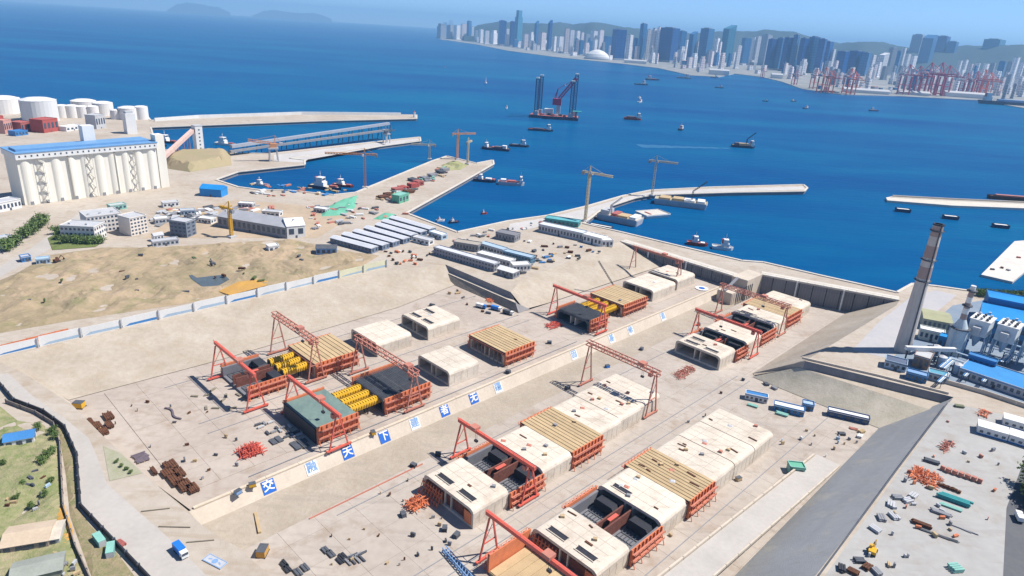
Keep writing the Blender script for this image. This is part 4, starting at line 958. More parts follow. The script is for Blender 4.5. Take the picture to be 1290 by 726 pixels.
obj('shaft', M().box((0, 0, 15), (14, 14, 30)), WHITE, r); obj('machine_room', M().box((0, 0, 31.5), (10, 10, 3)), LGREY, r)

# ------------------------------------------------------------------ coal pier: conveyor gallery and loaders
a = G(292, 196); b = G(490, 172.5)
r = thing('pier_conveyor', 'long grey conveyor gallery on trestles along the narrow pier', 'conveyor', (0, 0, 0))
z0 = 20
obj('gallery', M().beam((a.x, a.y, z0-4), (b.x, b.y, z0+6), 5, 4), mat('gallery_cladding', (0.34, 0.37, 0.42), (0.26, 0.28, 0.33), amt=0.4), r)
obj('lower_gallery', M().beam((a.x, a.y-4, z0-10), (b.x, b.y-4, z0-4), 4, 3), GREY, r)
for i in range(0, 15):
    c = a.lerp(b, i/14); m = M(); zz = z0-4+10*i/14-2
    for dx, dy in ((-3, -3), (3, 3)): m.beam((c.x+dx, c.y+dy, ZQ-0.5), (c.x+dx*0.6, c.y+dy*0.6, zz), 0.9)
    m.beam((c.x-3, c.y-3, ZQ+2), (c.x+2, c.y+2, zz-2), 0.4)
    obj('trestle', m, SLATE, r)
def loader(pt, rz, label, mt, s=1.0):
    c = G(*pt); r = thing('ship_loader', label, 'loader', (c.x, c.y, ZQ), rz)
    for x in (-6, 6):
        for y in (-5, 5): obj('leg', M().beam((x*s, y*s, 0), (x*0.8*s, y*0.8*s, 18*s), 1.6*s), LGREY, r)
    obj('portal', M().bb(-7*s, 7*s, -6*s, 6*s, 18*s, 20*s), LGREY, r)
    obj('machine_house', M().bb(-4*s, 5*s, -3.5*s, 3.5*s, 20.05*s, 26*s), mt, r)
    m = M(); m.lattice((-2*s, 0, 26*s), (-34*s, 0, 31*s), 3*s, 10, 0.6*s, 0.4*s); obj('boom', m, mt, r)
    m = M(); m.beam((2*s, 0, 26*s), (4*s, 0, 37*s), 1*s); m.beam((4*s, 0, 37*s), (-26*s, 0, 31*s), 0.35*s); m.beam((4*s, 0, 37*s), (12*s, 0, 26*s), 0.5*s); obj('mast', m, mt, r)
    obj('counterweight', M().bb(9*s, 14*s, -2*s, 2*s, 24*s, 27*s), LGREY, r); obj('counter_arm', M().beam((4*s, 0, 25.4*s), (10*s, 0, 25.4*s), 1.2*s), mt, r)
loader((345, 203), 0.45, 'orange and white ship loader straddling the pier conveyor', mat('loader_orange', (0.60, 0.28, 0.14), amt=0.3), 0.9)
loader((487, 180), 2.3, 'grey ship loader at the tip of the conveyor pier', GREY, 0.75)
# breakwater parapet walls
for pts, lb in [([(195, 153), (250, 149), (380, 144.5), (505, 145.5)], 'white parapet wall on the long outer breakwater')]:
    wall_line('parapet_wall', pts, 5.5, 2.0, WHITE, lb)
p = G(522, 148); r = thing('beacon', 'small white beacon on the tip of the outer breakwater', 'beacon', p)
obj('tower', M().lathe((0, 0, 0), [(2.6, 0), (1.9, 9), (2.6, 9.2), (2.6, 9.8)], 12), WHITE, r); obj('lantern', M().lathe((0, 0, 9.8), [(1.3, 0), (1.3, 2), (0.2, 3)], 10), REDC, r)

# ------------------------------------------------------------------ tower cranes
def tower_crane(pt, h, jl, jz, label, mt, z=ZQ):
    c = G(*pt, z); r = thing('tower_crane', label, 'tower crane', (c.x, c.y, z), jz, 'tower cranes around the harbour')
    obj('base', M().box((0, 0, 0.8), (6, 6, 1.6)), LGREY, r)
    m = M(); m.lattice((0, 0, 1.6), (0, 0, h), 2.0, 14, 0.55, 0.3); obj('mast', m, mt, r)
    m = M(); m.lattice((1, 0, h+1), (jl, 0, h+1), 1.7, 14, 0.5, 0.3); obj('jib', m, mt, r)
    m = M(); m.lattice((-1, 0, h+1), (-jl*0.32, 0, h+1), 1.6, 4, 0.5, 0.3); obj('counter_jib', m, mt, r)
    obj('counterweight', M().box((-jl*0.30, 0, h-0.6), (3, 2.4, 3)), GREY, r)
    m = M(); m.beam((-0.8, 0, h+1), (0, 0, h+8), 0.6); m.beam((0.8, 0, h+1), (0, 0, h+8), 0.6); m.beam((0, 0, h+8), (jl*0.65, 0, h+1.8), 0.22); m.beam((0, 0, h+8), (-jl*0.28, 0, h+1.8), 0.22)
    obj('apex', m, mt, r)
    obj('cab', M().box((1.6, 1.9, h-0.2), (2, 1.8, 2.2)), WHITE, r)
TCY = mat('tower_crane_cream', (0.55, 0.46, 0.30), (0.44, 0.36, 0.24), amt=0.4)
TCO = mat('tower_crane_orange', (0.66, 0.30, 0.10), amt=0.3)
tower_crane((460, 237), 38, 44, 3.3, 'orange topped tower crane at the root of the material pier', TCO)
tower_crane((576, 201), 36, 28, 0.5, 'cream tower crane with raised arm on the tip of the material pier', TCO)
tower_crane((541, 201), 20, 26, 3.4, 'low pale tower crane on the water side of the material pier', TCY)
tower_crane((589, 207), 30, 14, 1.3, 'thin pale tower crane near the stone heap', TCY)
tower_crane((737, 279), 50, 26, -0.6, 'cream tower crane on the mole behind the work ships', TCY)
tower_crane((821, 247), 42, 26, -0.3, 'pale tower crane on the bend of the mole', TCY)
tower_crane((292, 299), 24, 12, 2.6, 'yellow crane standing in front of the grey workshop', CABYEL)

# ================================================================== POWER PLANT BESIDE THE DOCK
c = G(1136, 442); r = thing('chimney', 'tall tapering concrete chimney with faded red bands', 'chimney', (c.x, c.y, ZQ))
CH = 85; r0, r1 = 5.0, 2.9
obj('shaft', M().lathe((0, 0, 0), [(r0, 0), (r0+(r1-r0)*0.5, CH*0.5), (r1, CH)], 28), TCONC, r)
for za, zb in ((0.60, 0.69), (0.76, 0.85), (0.92, 0.995)):
    ra = r0+(r1-r0)*za+0.05; rb = r0+(r1-r0)*zb+0.05
    obj('red_band', M().lathe((0, 0, 0), [(ra, CH*za), (rb, CH*zb)], 28), TREDM, r)
for zc in (0.58, 0.74, 0.96):
    rr = r0+(r1-r0)*zc; m = M().lathe((0, 0, CH*zc), [(rr+0.1, -0.5), (rr+1.1, 0), (rr+1.1, 0.25), (rr+0.1, 0.3)], 20)
    for i in range(12): an = i*math.pi/6; m.beam(((rr+1)*math.cos(an), (rr+1)*math.sin(an), CH*zc), ((rr+1)*math.cos(an), (rr+1)*math.sin(an), CH*zc+1.2), 0.12)
    obj('service_platform', m, SLATE, r)
m = M(); m.beam((0, -r0-0.3, 0), (0, -r1-0.3, CH), 0.5); obj('ladder', m, SLATE, r)
obj('rim', M().lathe((0, 0, CH), [(r1+0.3, 0), (r1+0.3, 1.0), (r1-0.6, 1.0), (r1-0.6, 0.2)], 24), DARK, r)
# second stack
c = G(1199, 446); r = thing('exhaust_stack', 'short red and white stack on a pale blue scrubber tower', 'chimney', (c.x, c.y, ZQ))
obj('scrubber', M().lathe((0, 0, 0), [(5, 0), (5, 16), (4.4, 19), (1.9, 25)], 20), mat('scrubber_pale', (0.52, 0.60, 0.64), amt=0.4), r)
for i in range(6):
    za = 25+i*3.8; obj('stack_ring', M().lathe((0, 0, za), [(1.9-i*0.06, 0), (1.84-i*0.06, 3.78)], 16), (TREDM, WHITE)[i % 2], r)
for z in (18.5, 34, 44): obj('service_platform', M().lathe((0, 0, z), [(2.2 if z > 20 else 4.8, 0), (3.0 if z > 20 else 6.0, 0), (3.0 if z > 20 else 6.0, 0.8), (2.2 if z > 20 else 4.9, 0.8)], 16), SLATE, r)
m = M()
for an in (0.5, 2.1, 3.7, 5.3): m.beam((5.6*math.cos(an), 5.6*math.sin(an), 0), (5.6*math.cos(an), 5.6*math.sin(an), 18.5), 0.5)
obj('support_frame', m, PBLUE, r)
# boiler house and precipitators
building('boiler_house', 'wide power plant hall with bright blue roof at the water', (1226, 424), (1330, 450), 42, 14, mat('plant_wall_blue', (0.05, 0.18, 0.36), amt=0.4), BRBLUE, win=(2, 10), vents=3)
for k, (a, lb) in enumerate([((1222, 446), 'white precipitator with vent stubs next to the short stack'), ((1256, 454), 'white precipitator standing between two others in front of the blue roof'), ((1292, 463), 'white precipitator at the far side of the blue roofed hall')]):
    c = G(*a); r = thing('precipitator', lb, 'filter unit', (c.x, c.y, ZQ), R(-46))
    r.scale = (1.08, 1.08, 1.15)
    obj('casing', M().bb(-5, 5, -2, 11, 12, 21), mat('casing_white', (0.60, 0.64, 0.66), (0.48, 0.53, 0.57), amt=0.4), r)
    for y in (0.5, 4.5, 8.5): obj('hopper', M().lathe((0, 0, 0), [(0.6, 5), (2.6, 12)], 4), PBLUE, r).location = (0, y, 0)
    obj('top_deck', M().bb(-5.5, 5.5, -2.5, 11.5, 21, 21.5), WHITE, r)
    for x in (-3, 0, 3):
        for y in (0, 4.5, 9): obj('vent_stub', M().box((x, y, 22.2), (1.3, 1.3, 1.4)), SLATE if (x+y) % 2 else LGREY, r)
    m = M()
    for x in (-5, 5):
        for y in (-2, 4.5, 11): m.beam((x, y, 0), (x, y, 12), 0.6)
        m.beam((x, -2, 1), (x, 4.5, 11), 0.3); m.beam((x, 11, 1), (x, 4.5, 11), 0.3)
    obj('support_frame', m, PBLUE, r)
    obj('inlet_duct', M().bb(-2, 2, -6, -2.05, 13, 18), LGREY, r)
building('plant_annex', 'long blue flat roof annex behind the white yard wall', (1206, 474), (1302, 507), 24, 5, LGREY, mat('annex_blue', (0.04, 0.24, 0.55), amt=0.4), win=(1, 12))
for i, (a, b, d, h, lb) in enumerate([((1178, 440), (1212, 450), 8, 9, 'dark blue pipe house beside the scrubber tower'), ((1140, 477), (1166, 484), 6, 4, 'low dark blue store by the pale wall near the pump houses'), ((1215, 462), (1250, 473), 6, 8, 'blue clad transformer house under the precipitators'), ((1236, 404), (1330, 424), 20, 18, 'tall blue clad turbine hall along the water')]):
    building('plant_house', lb, a, b, d, h, mat('plant_wall_blue', (0.05, 0.18, 0.36), amt=0.4), (BRBLUE, SBLUP, BLUER, BRBLUE)[i], win=(1, 5))
rp = random.Random(3)
for i in range(14):
    p0 = G(1160+rp.uniform(0, 120), 440+rp.uniform(0, 45)); an = R(rp.choice((-46, 44))); L = rp.uniform(8, 22)
    r = thing('pipe_rack', 'blue and white pipe rack threading through the power plant yard', 'pipe rack', (p0.x, p0.y, ZQ), an, 'pipe racks of the power plant')
    for k in range(3): obj('pipe', M().tube((-L/2, (k-1)*0.8, 4.3), (L/2, (k-1)*0.8, 4.3), 0.32, n=8), (PBLUE, WHITE, BLUER)[k], r)
    for x in (-L*0.4, 0, L*0.4): obj('frame', M().beam((x, -1.3, 0), (x, -1.3, 4), 0.3).beam((x, 1.3, 0), (x, 1.3, 4), 0.3).beam((x, -1.4, 3.9), (x, 1.4, 3.9), 0.25), SLATE, r)
building('plant_shed', 'olive roofed shed beside the tall chimney', (1160, 414), (1196, 421), 22, 8, mat('olive_wall', (0.33, 0.34, 0.28), amt=0.4), mat('olive_roof', (0.36, 0.36, 0.22), amt=0.4), 'gable', win=(1, 6), rh=1.5)
building('plant_shed', 'white shed with green stripe below the olive roof', (1156, 427), (1187, 434), 8, 7, mat('white_green', (0.56, 0.60, 0.54), amt=0.4), WHITE, win=(1, 5))
building('duct_house', 'brown and white duct house at the foot of the chimney', (1148, 461), (1168, 467), 13, 7, mat('duct_brown', (0.30, 0.19, 0.14), amt=0.5), LGREY, win=(1, 3))
building('pump_house', 'low blue grey pump house in front of the chimney', (1113, 463), (1140, 470), 9, 4.5, PBLUE, mat('pump_roof', (0.10, 0.13, 0.2), amt=0.4), win=(1, 4))
building('pump_house', 'low teal roofed pump house by the pale wall', (1168, 478), (1192, 484), 7, 4, LGREY, mat('pump_teal', (0.10, 0.32, 0.42), amt=0.4), win=(1, 4))
for i, (a, h) in enumerate([((1176, 452), 9), ((1184, 462), 7), ((1204, 470), 6)]):
    c = G(*a); r = thing('process_tank', ('tall pale blue process tank under the stack', 'pale blue process tank beside the duct house', 'low pale blue process tank beside the annex')[i], 'tank', (c.x, c.y, ZQ))
    obj('shell', M().lathe((0, 0, 0), [(2.6, 0), (2.6, h)], 18), PBLUE, r); obj('roof', M().lathe((0, 0, h), [(2.7, 0), (0.3, 1.0)], 18), LGREY, r)
    m = M(); m.beam((-2.7, 0, 0), (-2.7, 0, h+1), 0.4); obj('ladder', m, SLATE, r)
c0 = G(1148, 452); c1 = G(1196, 455); r = thing('flue_duct', 'white elbow duct running from chimney to scrubber', 'duct', (0, 0, 0))
obj('duct', M().beam((c0.x-8, c0.y-4, ZQ+9), (c1.x, c1.y-2, ZQ+9), 2.4, 2.4), WHITE, r)
for f in (0.05, 0.35, 0.65, 0.95):
    q = Vector((c0.x-8, c0.y-4, 0)).lerp(Vector((c1.x, c1.y-2, 0)), f); obj('support', M().beam((q.x, q.y, ZQ), (q.x, q.y, ZQ+7.8), 0.7), SLATE, r)

# ================================================================== STORAGE YARD on the right
def prefab(a, b, depth, h, label):
    p, rz, L = front(a, b); r = thing('site_office', label, 'site office', (p.x, p.y, ZQ+0.05), rz)
    obj('wall', M().bb(0, L, 0, depth, 0, h), WHITE, r); obj('roof', M().bb(-0.3, L+0.3, -0.3, depth+0.3, h, h+0.35), WHITE, r)
    obj('blue_band', M().bb(0, L, -0.06, -0.01, 0.0, 0.7), BLUER, r)
    for j in range(int(L/3.2)): obj('window', M().bb(1+j*3.2, 2.5+j*3.2, -0.1, -0.01, 1.2, 2.5), GLASSB, r)
prefab((1230, 546), (1268, 557), 8, 4.2, 'white prefab site office with blue base in the storage yard')
prefab((1269, 557), (1310, 570), 8, 4.2, 'second white prefab office continuing the row in the storage yard')
prefab((1262, 536), (1300, 547), 7, 4.2, 'white prefab office behind the front row in the storage yard')
def rods(name, label, cat, pt, z, n, L, wd, rz, mt, h=0.8, group=None, seed=0, r_=0.14, lift=0.0):
    """heap of loose bars: one tangled heap"""
    rr = random.Random(seed+int(pt[0])*7+int(pt[1])); m = M()
    for i in range(n):
        y = rr.uniform(-wd/2, wd/2); x = rr.uniform(-L*0.12, L*0.12); a = rr.gauss(0, 0.05); zz = r_+rr.random()*h
        l = L/2*rr.uniform(0.75, 1)
        m.beam((x-l*math.cos(a), y-l*math.sin(a), zz), (x+l*math.cos(a), y+l*math.sin(a), zz+rr.uniform(-0.1, 0.1)*h), r_*2)
    c = G(*pt, z); o = obj(name, m, mt); o.location = (c.x, c.y, z+0.03); o.rotation_euler = (0, 0, rz)
    return tag(o, label, cat, group)
def scaffold_heap(pt, z, size, h, mt, label, n=90, seed=0):
    rr = random.Random(seed+int(pt[0])); m = M(); sx, sy = size
    for i in range(n):
        x, y = rr.uniform(-sx, sx)/2, rr.uniform(-sy, sy)/2; k = rr.random(); b = h*(1-0.6*max(abs(x)/sx, abs(y)/sy)*2)
        z0 = rr.uniform(0, max(0.3, b*0.7)); an = rr.choice((0, math.pi/2))+rr.gauss(0, 0.2); l = rr.uniform(1.2, 2.6)
        if k < 0.45: m.beam((x, y, 0.02), (x+rr.gauss(0, 0.2), y+rr.gauss(0, 0.2), max(0.8, b)), 0.26)
        else: m.beam((x-l*math.cos(an), y-l*math.sin(an), z0+0.2), (x+l*math.cos(an), y+l*math.sin(an), z0+0.3), 0.26)
    c = G(*pt, z); o = obj('scaffold_heap', m, mt); o.location = (c.x, c.y, z+0.02); o.rotation_euler = (0, 0, DA)
    return tag(o, label, 'scaffolding', 'heaps of scaffold frames')
def stack(name, label, cat, pt, z, L, wd, h, rz, mt, layers=3, seed=1, group=None, bars=4):
    """stacked beams or plates: bearers and layered bars"""
    c = G(*pt, z); r = thing(name, label, cat, (c.x, c.y, z+0.02), rz, group)
    m = M()
    for x in (-L*0.35, 0, L*0.35): m.bb(x-0.15, x+0.15, -wd/2, wd/2, 0, 0.25)
    obj('bearer', m, WOOD, r); rr = random.Random(seed)
    for k in range(layers):
        for j in range(bars):
            y = -wd/2+wd*(j+0.5)/bars; dx = rr.uniform(-0.06, 0.06)*L
            o = obj('bar', M().box((dx, y, 0.25+h/layers*(k+0.5)), (L*rr.uniform(0.85, 1), wd/bars*0.82, h/layers*0.9)), mt, r)
    return r
scaffold_heap((1165, 602), ZQ, (13, 11), 3.2, ORNG, 'large tangled heap of orange scaffold frames in the storage yard', 170)
scaffold_heap((1192, 563), ZQ, (12, 3), 2.0, RUSTC, 'narrow row of faded red frames near the grey bank', 60)
scaffold_heap((1240, 522), ZQ, (9, 4), 1.8, ORNG, 'small orange heap behind the white prefab offices', 50)
for i in range(6):
    stack('storage_rack', 'upright dull red steel rack beside the orange heap', 'steel rack', (1190+i*8, 594+i*2.6), ZQ, 1.0, 4.5, 2.0, R(40), RUSTC, 4, i, 'row of dull red racks', 2)
for i in range(4):
    stack('rebar_stack', 'brown bar bundle at the foot of the orange heap', 'rebar', (1186+i*6, 613+i*2.2), ZQ, 1.2, 4, 1.1, R(40), RUST, 2, i, 'brown bundles beside the orange heap', 3)
stack('rebar_stack', 'dark grey bundle above the orange heap in the yard', 'rebar', (1173, 583), ZQ, 7, 2.5, 1.2, R(-30), SLATE, 2)
stack('girder_stack', 'teal and mint painted steel girders in the storage yard', 'girders', (1202, 632), ZQ, 13, 3.4, 1.8, R(-33), TEAL, 2, 3, None, 3)
stack('girder_stack', 'mint green sheets beside the teal girders', 'girders', (1198, 640), ZQ, 9, 2.2, 0.6, R(-33), MINT, 1, 3, None, 3)
stack('girder_stack', 'grey green girders below the mint sheets', 'girders', (1185, 648), ZQ, 8, 2.2, 1.0, R(-33), GREY, 2, 4)
stack('girder_stack', 'dark brown girder pile in front of the grey green ones', 'girders', (1160, 662), ZQ, 7.5, 2, 1.2, R(-33), RUST, 2, 5)
rods('steel_bars', 'long thin dark bars lying beyond the brown girder pile', 'steel bars', (1178, 674), ZQ, 10, 14, 0.9, R(-30), SLATE, 0.3)
rods('steel_bars', 'single thin line of bars near the road edge', 'steel bars', (1212, 667), ZQ, 5, 10, 0.4, R(-35), GREY, 0.2)
for i, (a, mt) in enumerate([((1130, 628), GREY), ((1143, 632), LGREY), ((1150, 626), LGREY), ((1122, 637), LGREY), ((1110, 654), GREY), ((1126, 652), LGREY), ((1102, 668), LGREY)]):
    stack('material_pile', 'low grey pile of mixed steel pieces left of the girders', 'material pile', a, ZQ, 4.5, 3, 1.1, R(20*i), mt, 2, i, 'grey piles in the storage yard', 3)
stack('material_pile', 'mint green bundle at the roadside corner of the yard', 'material pile', (1203, 718), ZQ, 4.5, 4, 1.6, R(10), MINT, 2, 8)
stack('material_pile', 'greenish bundle lying beside the white yard wall', 'material pile', (1208, 513), ZQ, 5, 2.5, 1.0, R(-10), mat('olive_bundle', (0.18, 0.2, 0.12), amt=0.4), 2, 9)
for i, (a, mt) in enumerate([((1082, 708), SLATE), ((1092, 716), RUST), ((1060, 718), DARK), ((1104, 722), GREY), ((1074, 722), RUST)]):
    stack('material_pile', 'dark heap of scrap steel beside the small yellow machine', 'material pile', a, ZQ, 4, 2.6, 1.2, R(35*i), mt, 2, i+20, 'scrap heaps beside the machine', 3)
def excavator(pt, z, rz, label, mt=None):
    mt = mt or CABYEL; c = G(*pt, z); r = thing('excavator', label, 'excavator', (c.x, c.y, z+0.03), rz)
    for y in (-1.2, 1.2): obj('track', M().prismx([(y-0.3, 0.1), (y+0.3, 0.1), (y+0.3, 0.9), (y-0.3, 0.9)], -2.0, 2.0), DARK, r)
    obj('body', M().bb(-2.2, 1.2, -1.35, 1.35, 1.0, 2.2), mt, r); obj('turntable', M().lathe((0, 0, 0.85), [(0.8, 0), (0.8, 0.16)], 12), DARK, r)
    cab = obj('cab', M().bb(0.0, 1.4, 0.3, 1.3, 2.2, 3.3), mt, r); obj('window', M().bb(1.4, 1.45, 0.4, 1.2, 2.4, 3.2), GLASSB, cab)
    m = M(); m.beam((1.0, -0.3, 1.8), (3.4, -0.3, 4.2), 0.45); m.beam((3.4, -0.3, 4.2), (5.2, -0.3, 2.0), 0.35); ar = obj('arm', m, mt, r)
    obj('bucket', M().box((5.2, -0.3, 1.4), (0.9, 1.0, 1.1), 0, 0.6), DARK, ar)
def truck(pt, z, rz, cabm, bodym, label, L=8.0, group=None, boxh=2.2):
    c = G(*pt, z); r = thing('truck', label, 'truck', (c.x, c.y, z+0.07), rz, group)
    cb = obj('cab', M().bb(L/2-2.0, L/2, -1.2, 1.2, 0.6, 2.9), cabm, r); obj('windscreen', M().bb(L/2+0.01, L/2+0.06, -1.05, 1.05, 1.7, 2.7), GLASSB, cb)
    obj('chassis', M().bb(-L/2, L/2-2.05, -1.0, 1.0, 0.6, 0.9), DARK, r); obj('load_bed', M().bb(-L/2, L/2-2.2, -1.25, 1.25, 0.92, 0.92+boxh), bodym, r)
    for x in (-L/2+1.2, -L/2+2.4, L/2-1.1):
        for y in (-1.05, 1.05): obj('wheel', M().tube((x, y-0.2, 0.5), (x, y+0.2, 0.5), 0.5, n=12), TYRE, r)
def car(pt, z, rz, mt, label, group=None):
    c = G(*pt, z); r = thing('car', label, 'car', (c.x, c.y, z+0.07), rz, group)
    prof = [(-2.2, 0.35), (2.2, 0.35), (2.25, 0.8), (1.1, 0.95), (0.5, 1.45), (-1.3, 1.5), (-2.0, 1.0), (-2.25, 0.8)]
    n = len(prof); m = M(); m.add([(x, -0.9, z_) for x, z_ in prof]+[(x, 0.9, z_) for x, z_ in prof], [tuple(range(n)), tuple(range(2*n-1, n-1, -1))]+[(i, n+i, n+(i+1) % n, (i+1) % n) for i in range(n)])
    obj('body', m, mt, r)
    for y in (-0.92, 0.92): obj('side_window', M().box((-0.35, y, 1.2), (1.5, 0.03, 0.35)), GLASSB, r)
    for x in (-1.4, 1.4):
        for y in (-0.85, 0.85): obj('wheel', M().tube((x, y-0.12, 0.33), (x, y+0.12, 0.33), 0.33, n=10), TYRE, r)
excavator((1098, 697), ZQ, 1.0, 'small yellow machine among the scrap heaps of the yard')
truck((1283, 655), ZQ, R(70), WHITE, WHITE, 'white van on the dark asphalt road', 5.5, None, 1.9)
truck((228, 698), ZQ, R(-40), WHITE, CABLUE, 'bright blue covered truck on the access road', 7.5, None, 2.4)
# lower dock floor sheds by the bank
def strip_hut(a, b, z, d, h, wall, roof, label):
    building('floor_hut', label, a, b, d, h, wall, roof, win=(1, 5), z=z, cat='hut')
strip_hut((938, 503), (966, 509), ZR, 5, 3.2, WHITE, BLUER, 'blue roofed hut on the lower floor beside the white segments')
strip_hut((974, 517), (1012, 526), ZR, 5.5, 3.2, BLUER, WHITE, 'white roofed hut with blue walls between two others on the lower floor')
strip_hut((1010, 516), (1024, 519), ZR, 5, 3.4, BLUER, PBLUE, 'short blue hut touching the white roofed one')
strip_hut((1042, 524), (1094, 536), ZR, 4.5, 3.2, mat('hut_dark_blue', (0.05, 0.10, 0.22), amt=0.4), WHITE, 'dark blue hut row with white roof under the weedy bank')
building('floor_hut', 'mint green cabin at the head of the access ramp', (994, 597), (1013, 599), 5, 3.4, MINT, GREEN, z=ZR, cat='hut', win=(1, 2))
stack('material_pile', 'mint green sheets in front of the white roofed floor hut', 'material pile', (985, 523), ZR, 7, 3, 1.0, R(-30), MINT, 2, 31)
stack('material_pile', 'mint green sheets in front of the blue roofed floor hut', 'material pile', (948, 512), ZR, 6, 2.5, 0.8, R(-30), MINT, 2, 32)
rods('steel_bars', 'pink grey bars near the dark blue hut row', 'steel bars', (1075, 541), ZR, 14, 4, 2, R(-20), RUSTC, 0.5)
for i, (a, mt) in enumerate([((1060, 548), SLATE), ((1085, 545), WOOD), ((1083, 551), WHITE), ((985, 478), SLATE), ((965, 485), SLATE), ((975, 490), GREY)]):
    stack('material_pile', 'small pile of timber and steel at the foot of the stepped bank', 'material pile', a, ZR, 4, 2.5, 1.2, R(25*i), mt, 2, i+40, 'piles at the foot of the stepped bank', 3)

# ================================================================== CLUTTER ON THE DOCK FLOORS
GRP = 'rust brown rebar stacks on the upper floor'
for i, (x, y, L, w) in enumerate([(137, 526, 7, 4), (113, 533, 6, 3), (122, 538, 7, 4), (131, 545, 6, 3.5), (138, 537, 6, 3)]):
    stack('rebar_stack', 'rust brown rebar stack near the orange crate by the upper bank', 'rebar', (x, y), ZL, L, w, 1.2, DA+R(90), RUST, 3, i, 'rebar stacks by the upper bank', 5)
for i, (x, y, L, w) in enumerate([(215, 588, 7, 5), (212, 597, 6, 5), (222, 606, 9, 5), (233, 613, 8, 5), (243, 617, 6, 4), (194, 595, 6, 1.5), (226, 598, 7, 4)]):
    stack('rebar_stack', 'rust brown rebar stack beside the flat grey mat near the access road', 'rebar', (x, y), ZL, L, w, 1.3, DA+R(90), RUST, 3, i+9, 'rebar stacks by the access road', 5)
stack('formwork_mat', 'flat purple grey mat of boards on the upper floor', 'boards', (178, 577), ZL, 6, 8, 0.3, DA, PURPLE, 1, 4, None, 8)
scaffold_heap((315, 570), ZL, (10, 9), 5.5, REDC, 'tall tangle of red scaffold tubes alone on the upper floor', 150)
scaffold_heap((697, 411), ZL, (12, 8), 3.2, REDC, 'red scaffold heap near the hut platform', 90)
scaffold_heap((622, 378), ZL, (12, 6), 2.4, ORNG, 'orange frames at the foot of the platform slope', 70)
scaffold_heap((862, 470), ZR, (20, 7), 3.0, RUSTC, 'faded pink frames in front of the far row', 120)
scaffold_heap((525, 637), ZR, (9, 7), 5.5, ORNG, 'orange scaffold tower beside the slotted white segment', 110)
m = M()
for i in range(14):
    an = i*0.28; m.beam((i*1.1-7, 1.2*math.sin(an*1.6), 0.35), (i*1.1-5.9, 1.2*math.sin((an+0.28)*1.6), 0.35), 0.9, 0.7)
o = tag(obj('hose', m, PURPLE), 'curved dark hose lying on the upper dock floor', 'hose'); o.location = G(217, 521, ZL); o.rotation_euler = (0, 0, R(-35))
for i, (x, y) in enumerate([(245, 500), (262, 498), (268, 492), (285, 499), (300, 498), (272, 515), (293, 515), (281, 505), (260, 515), (308, 503)]):
    stack('timber_pile', 'small loose timber pile in front of the roofless segment', 'timber', (x, y), ZL, 4, 1.2, 0.5, R(37*i), mat('old_timber', (0.26, 0.23, 0.17), amt=0.4), 1, i, 'loose timber piles on the upper floor', 3)
for i, (x, y, L, w) in enumerate([(348, 556, 7, 6), (377, 561, 10, 7), (366, 548, 8, 3)]):
    stack('plate_stack', 'dark flat steel plates beside the netted segment', 'steel plates', (x, y), ZL, L*0.8, w, 0.5, DA+R(90), SLATE, 1, i, 'dark plates beside the netted segment', 2)
for i in range(16):
    x = 325+(i % 8)*8+(i//8)*4; y = 536+(i % 8)*1.6+(i//8)*9-((i % 3)*3)
    stack('beam_pile', 'grey bundle of short beams in front of the netted segment', 'beams', (x, y), ZL, 3.4, 1.2, 0.8, DA+R(90*(i % 2)), (SLATE, GREY, LGREY)[i % 3], 1, i, 'beam bundles before the netted segment', 2)
for i, (x, y, mt) in enumerate([(362, 718, DARK), (375, 722, SLATE), (358, 712, DARK), (384, 716, SLATE), (410, 694, SLATE), (417, 699, SLATE), (429, 707, DARK), (432, 702, DARK)]):
    stack('plate_stack', 'black steel plates lying on the open lower floor', 'steel plates', (x, y), ZR, 4.4, 2.4, 0.6, DA+R(90), mt, 1, i, 'black plates on the lower floor', 2)
for i in range(8):
    stack('beam_pile', 'thin grey beams laid in rows behind the black plates', 'beams', (438+(i % 4)*6, 703-(i % 4)*1.5+(i//4)*6), ZR, 5, 0.8, 0.5, DA+R(90*(i//4)), (GREY, SLATE)[i % 2], 1, i, 'thin beams on the lower floor', 2)
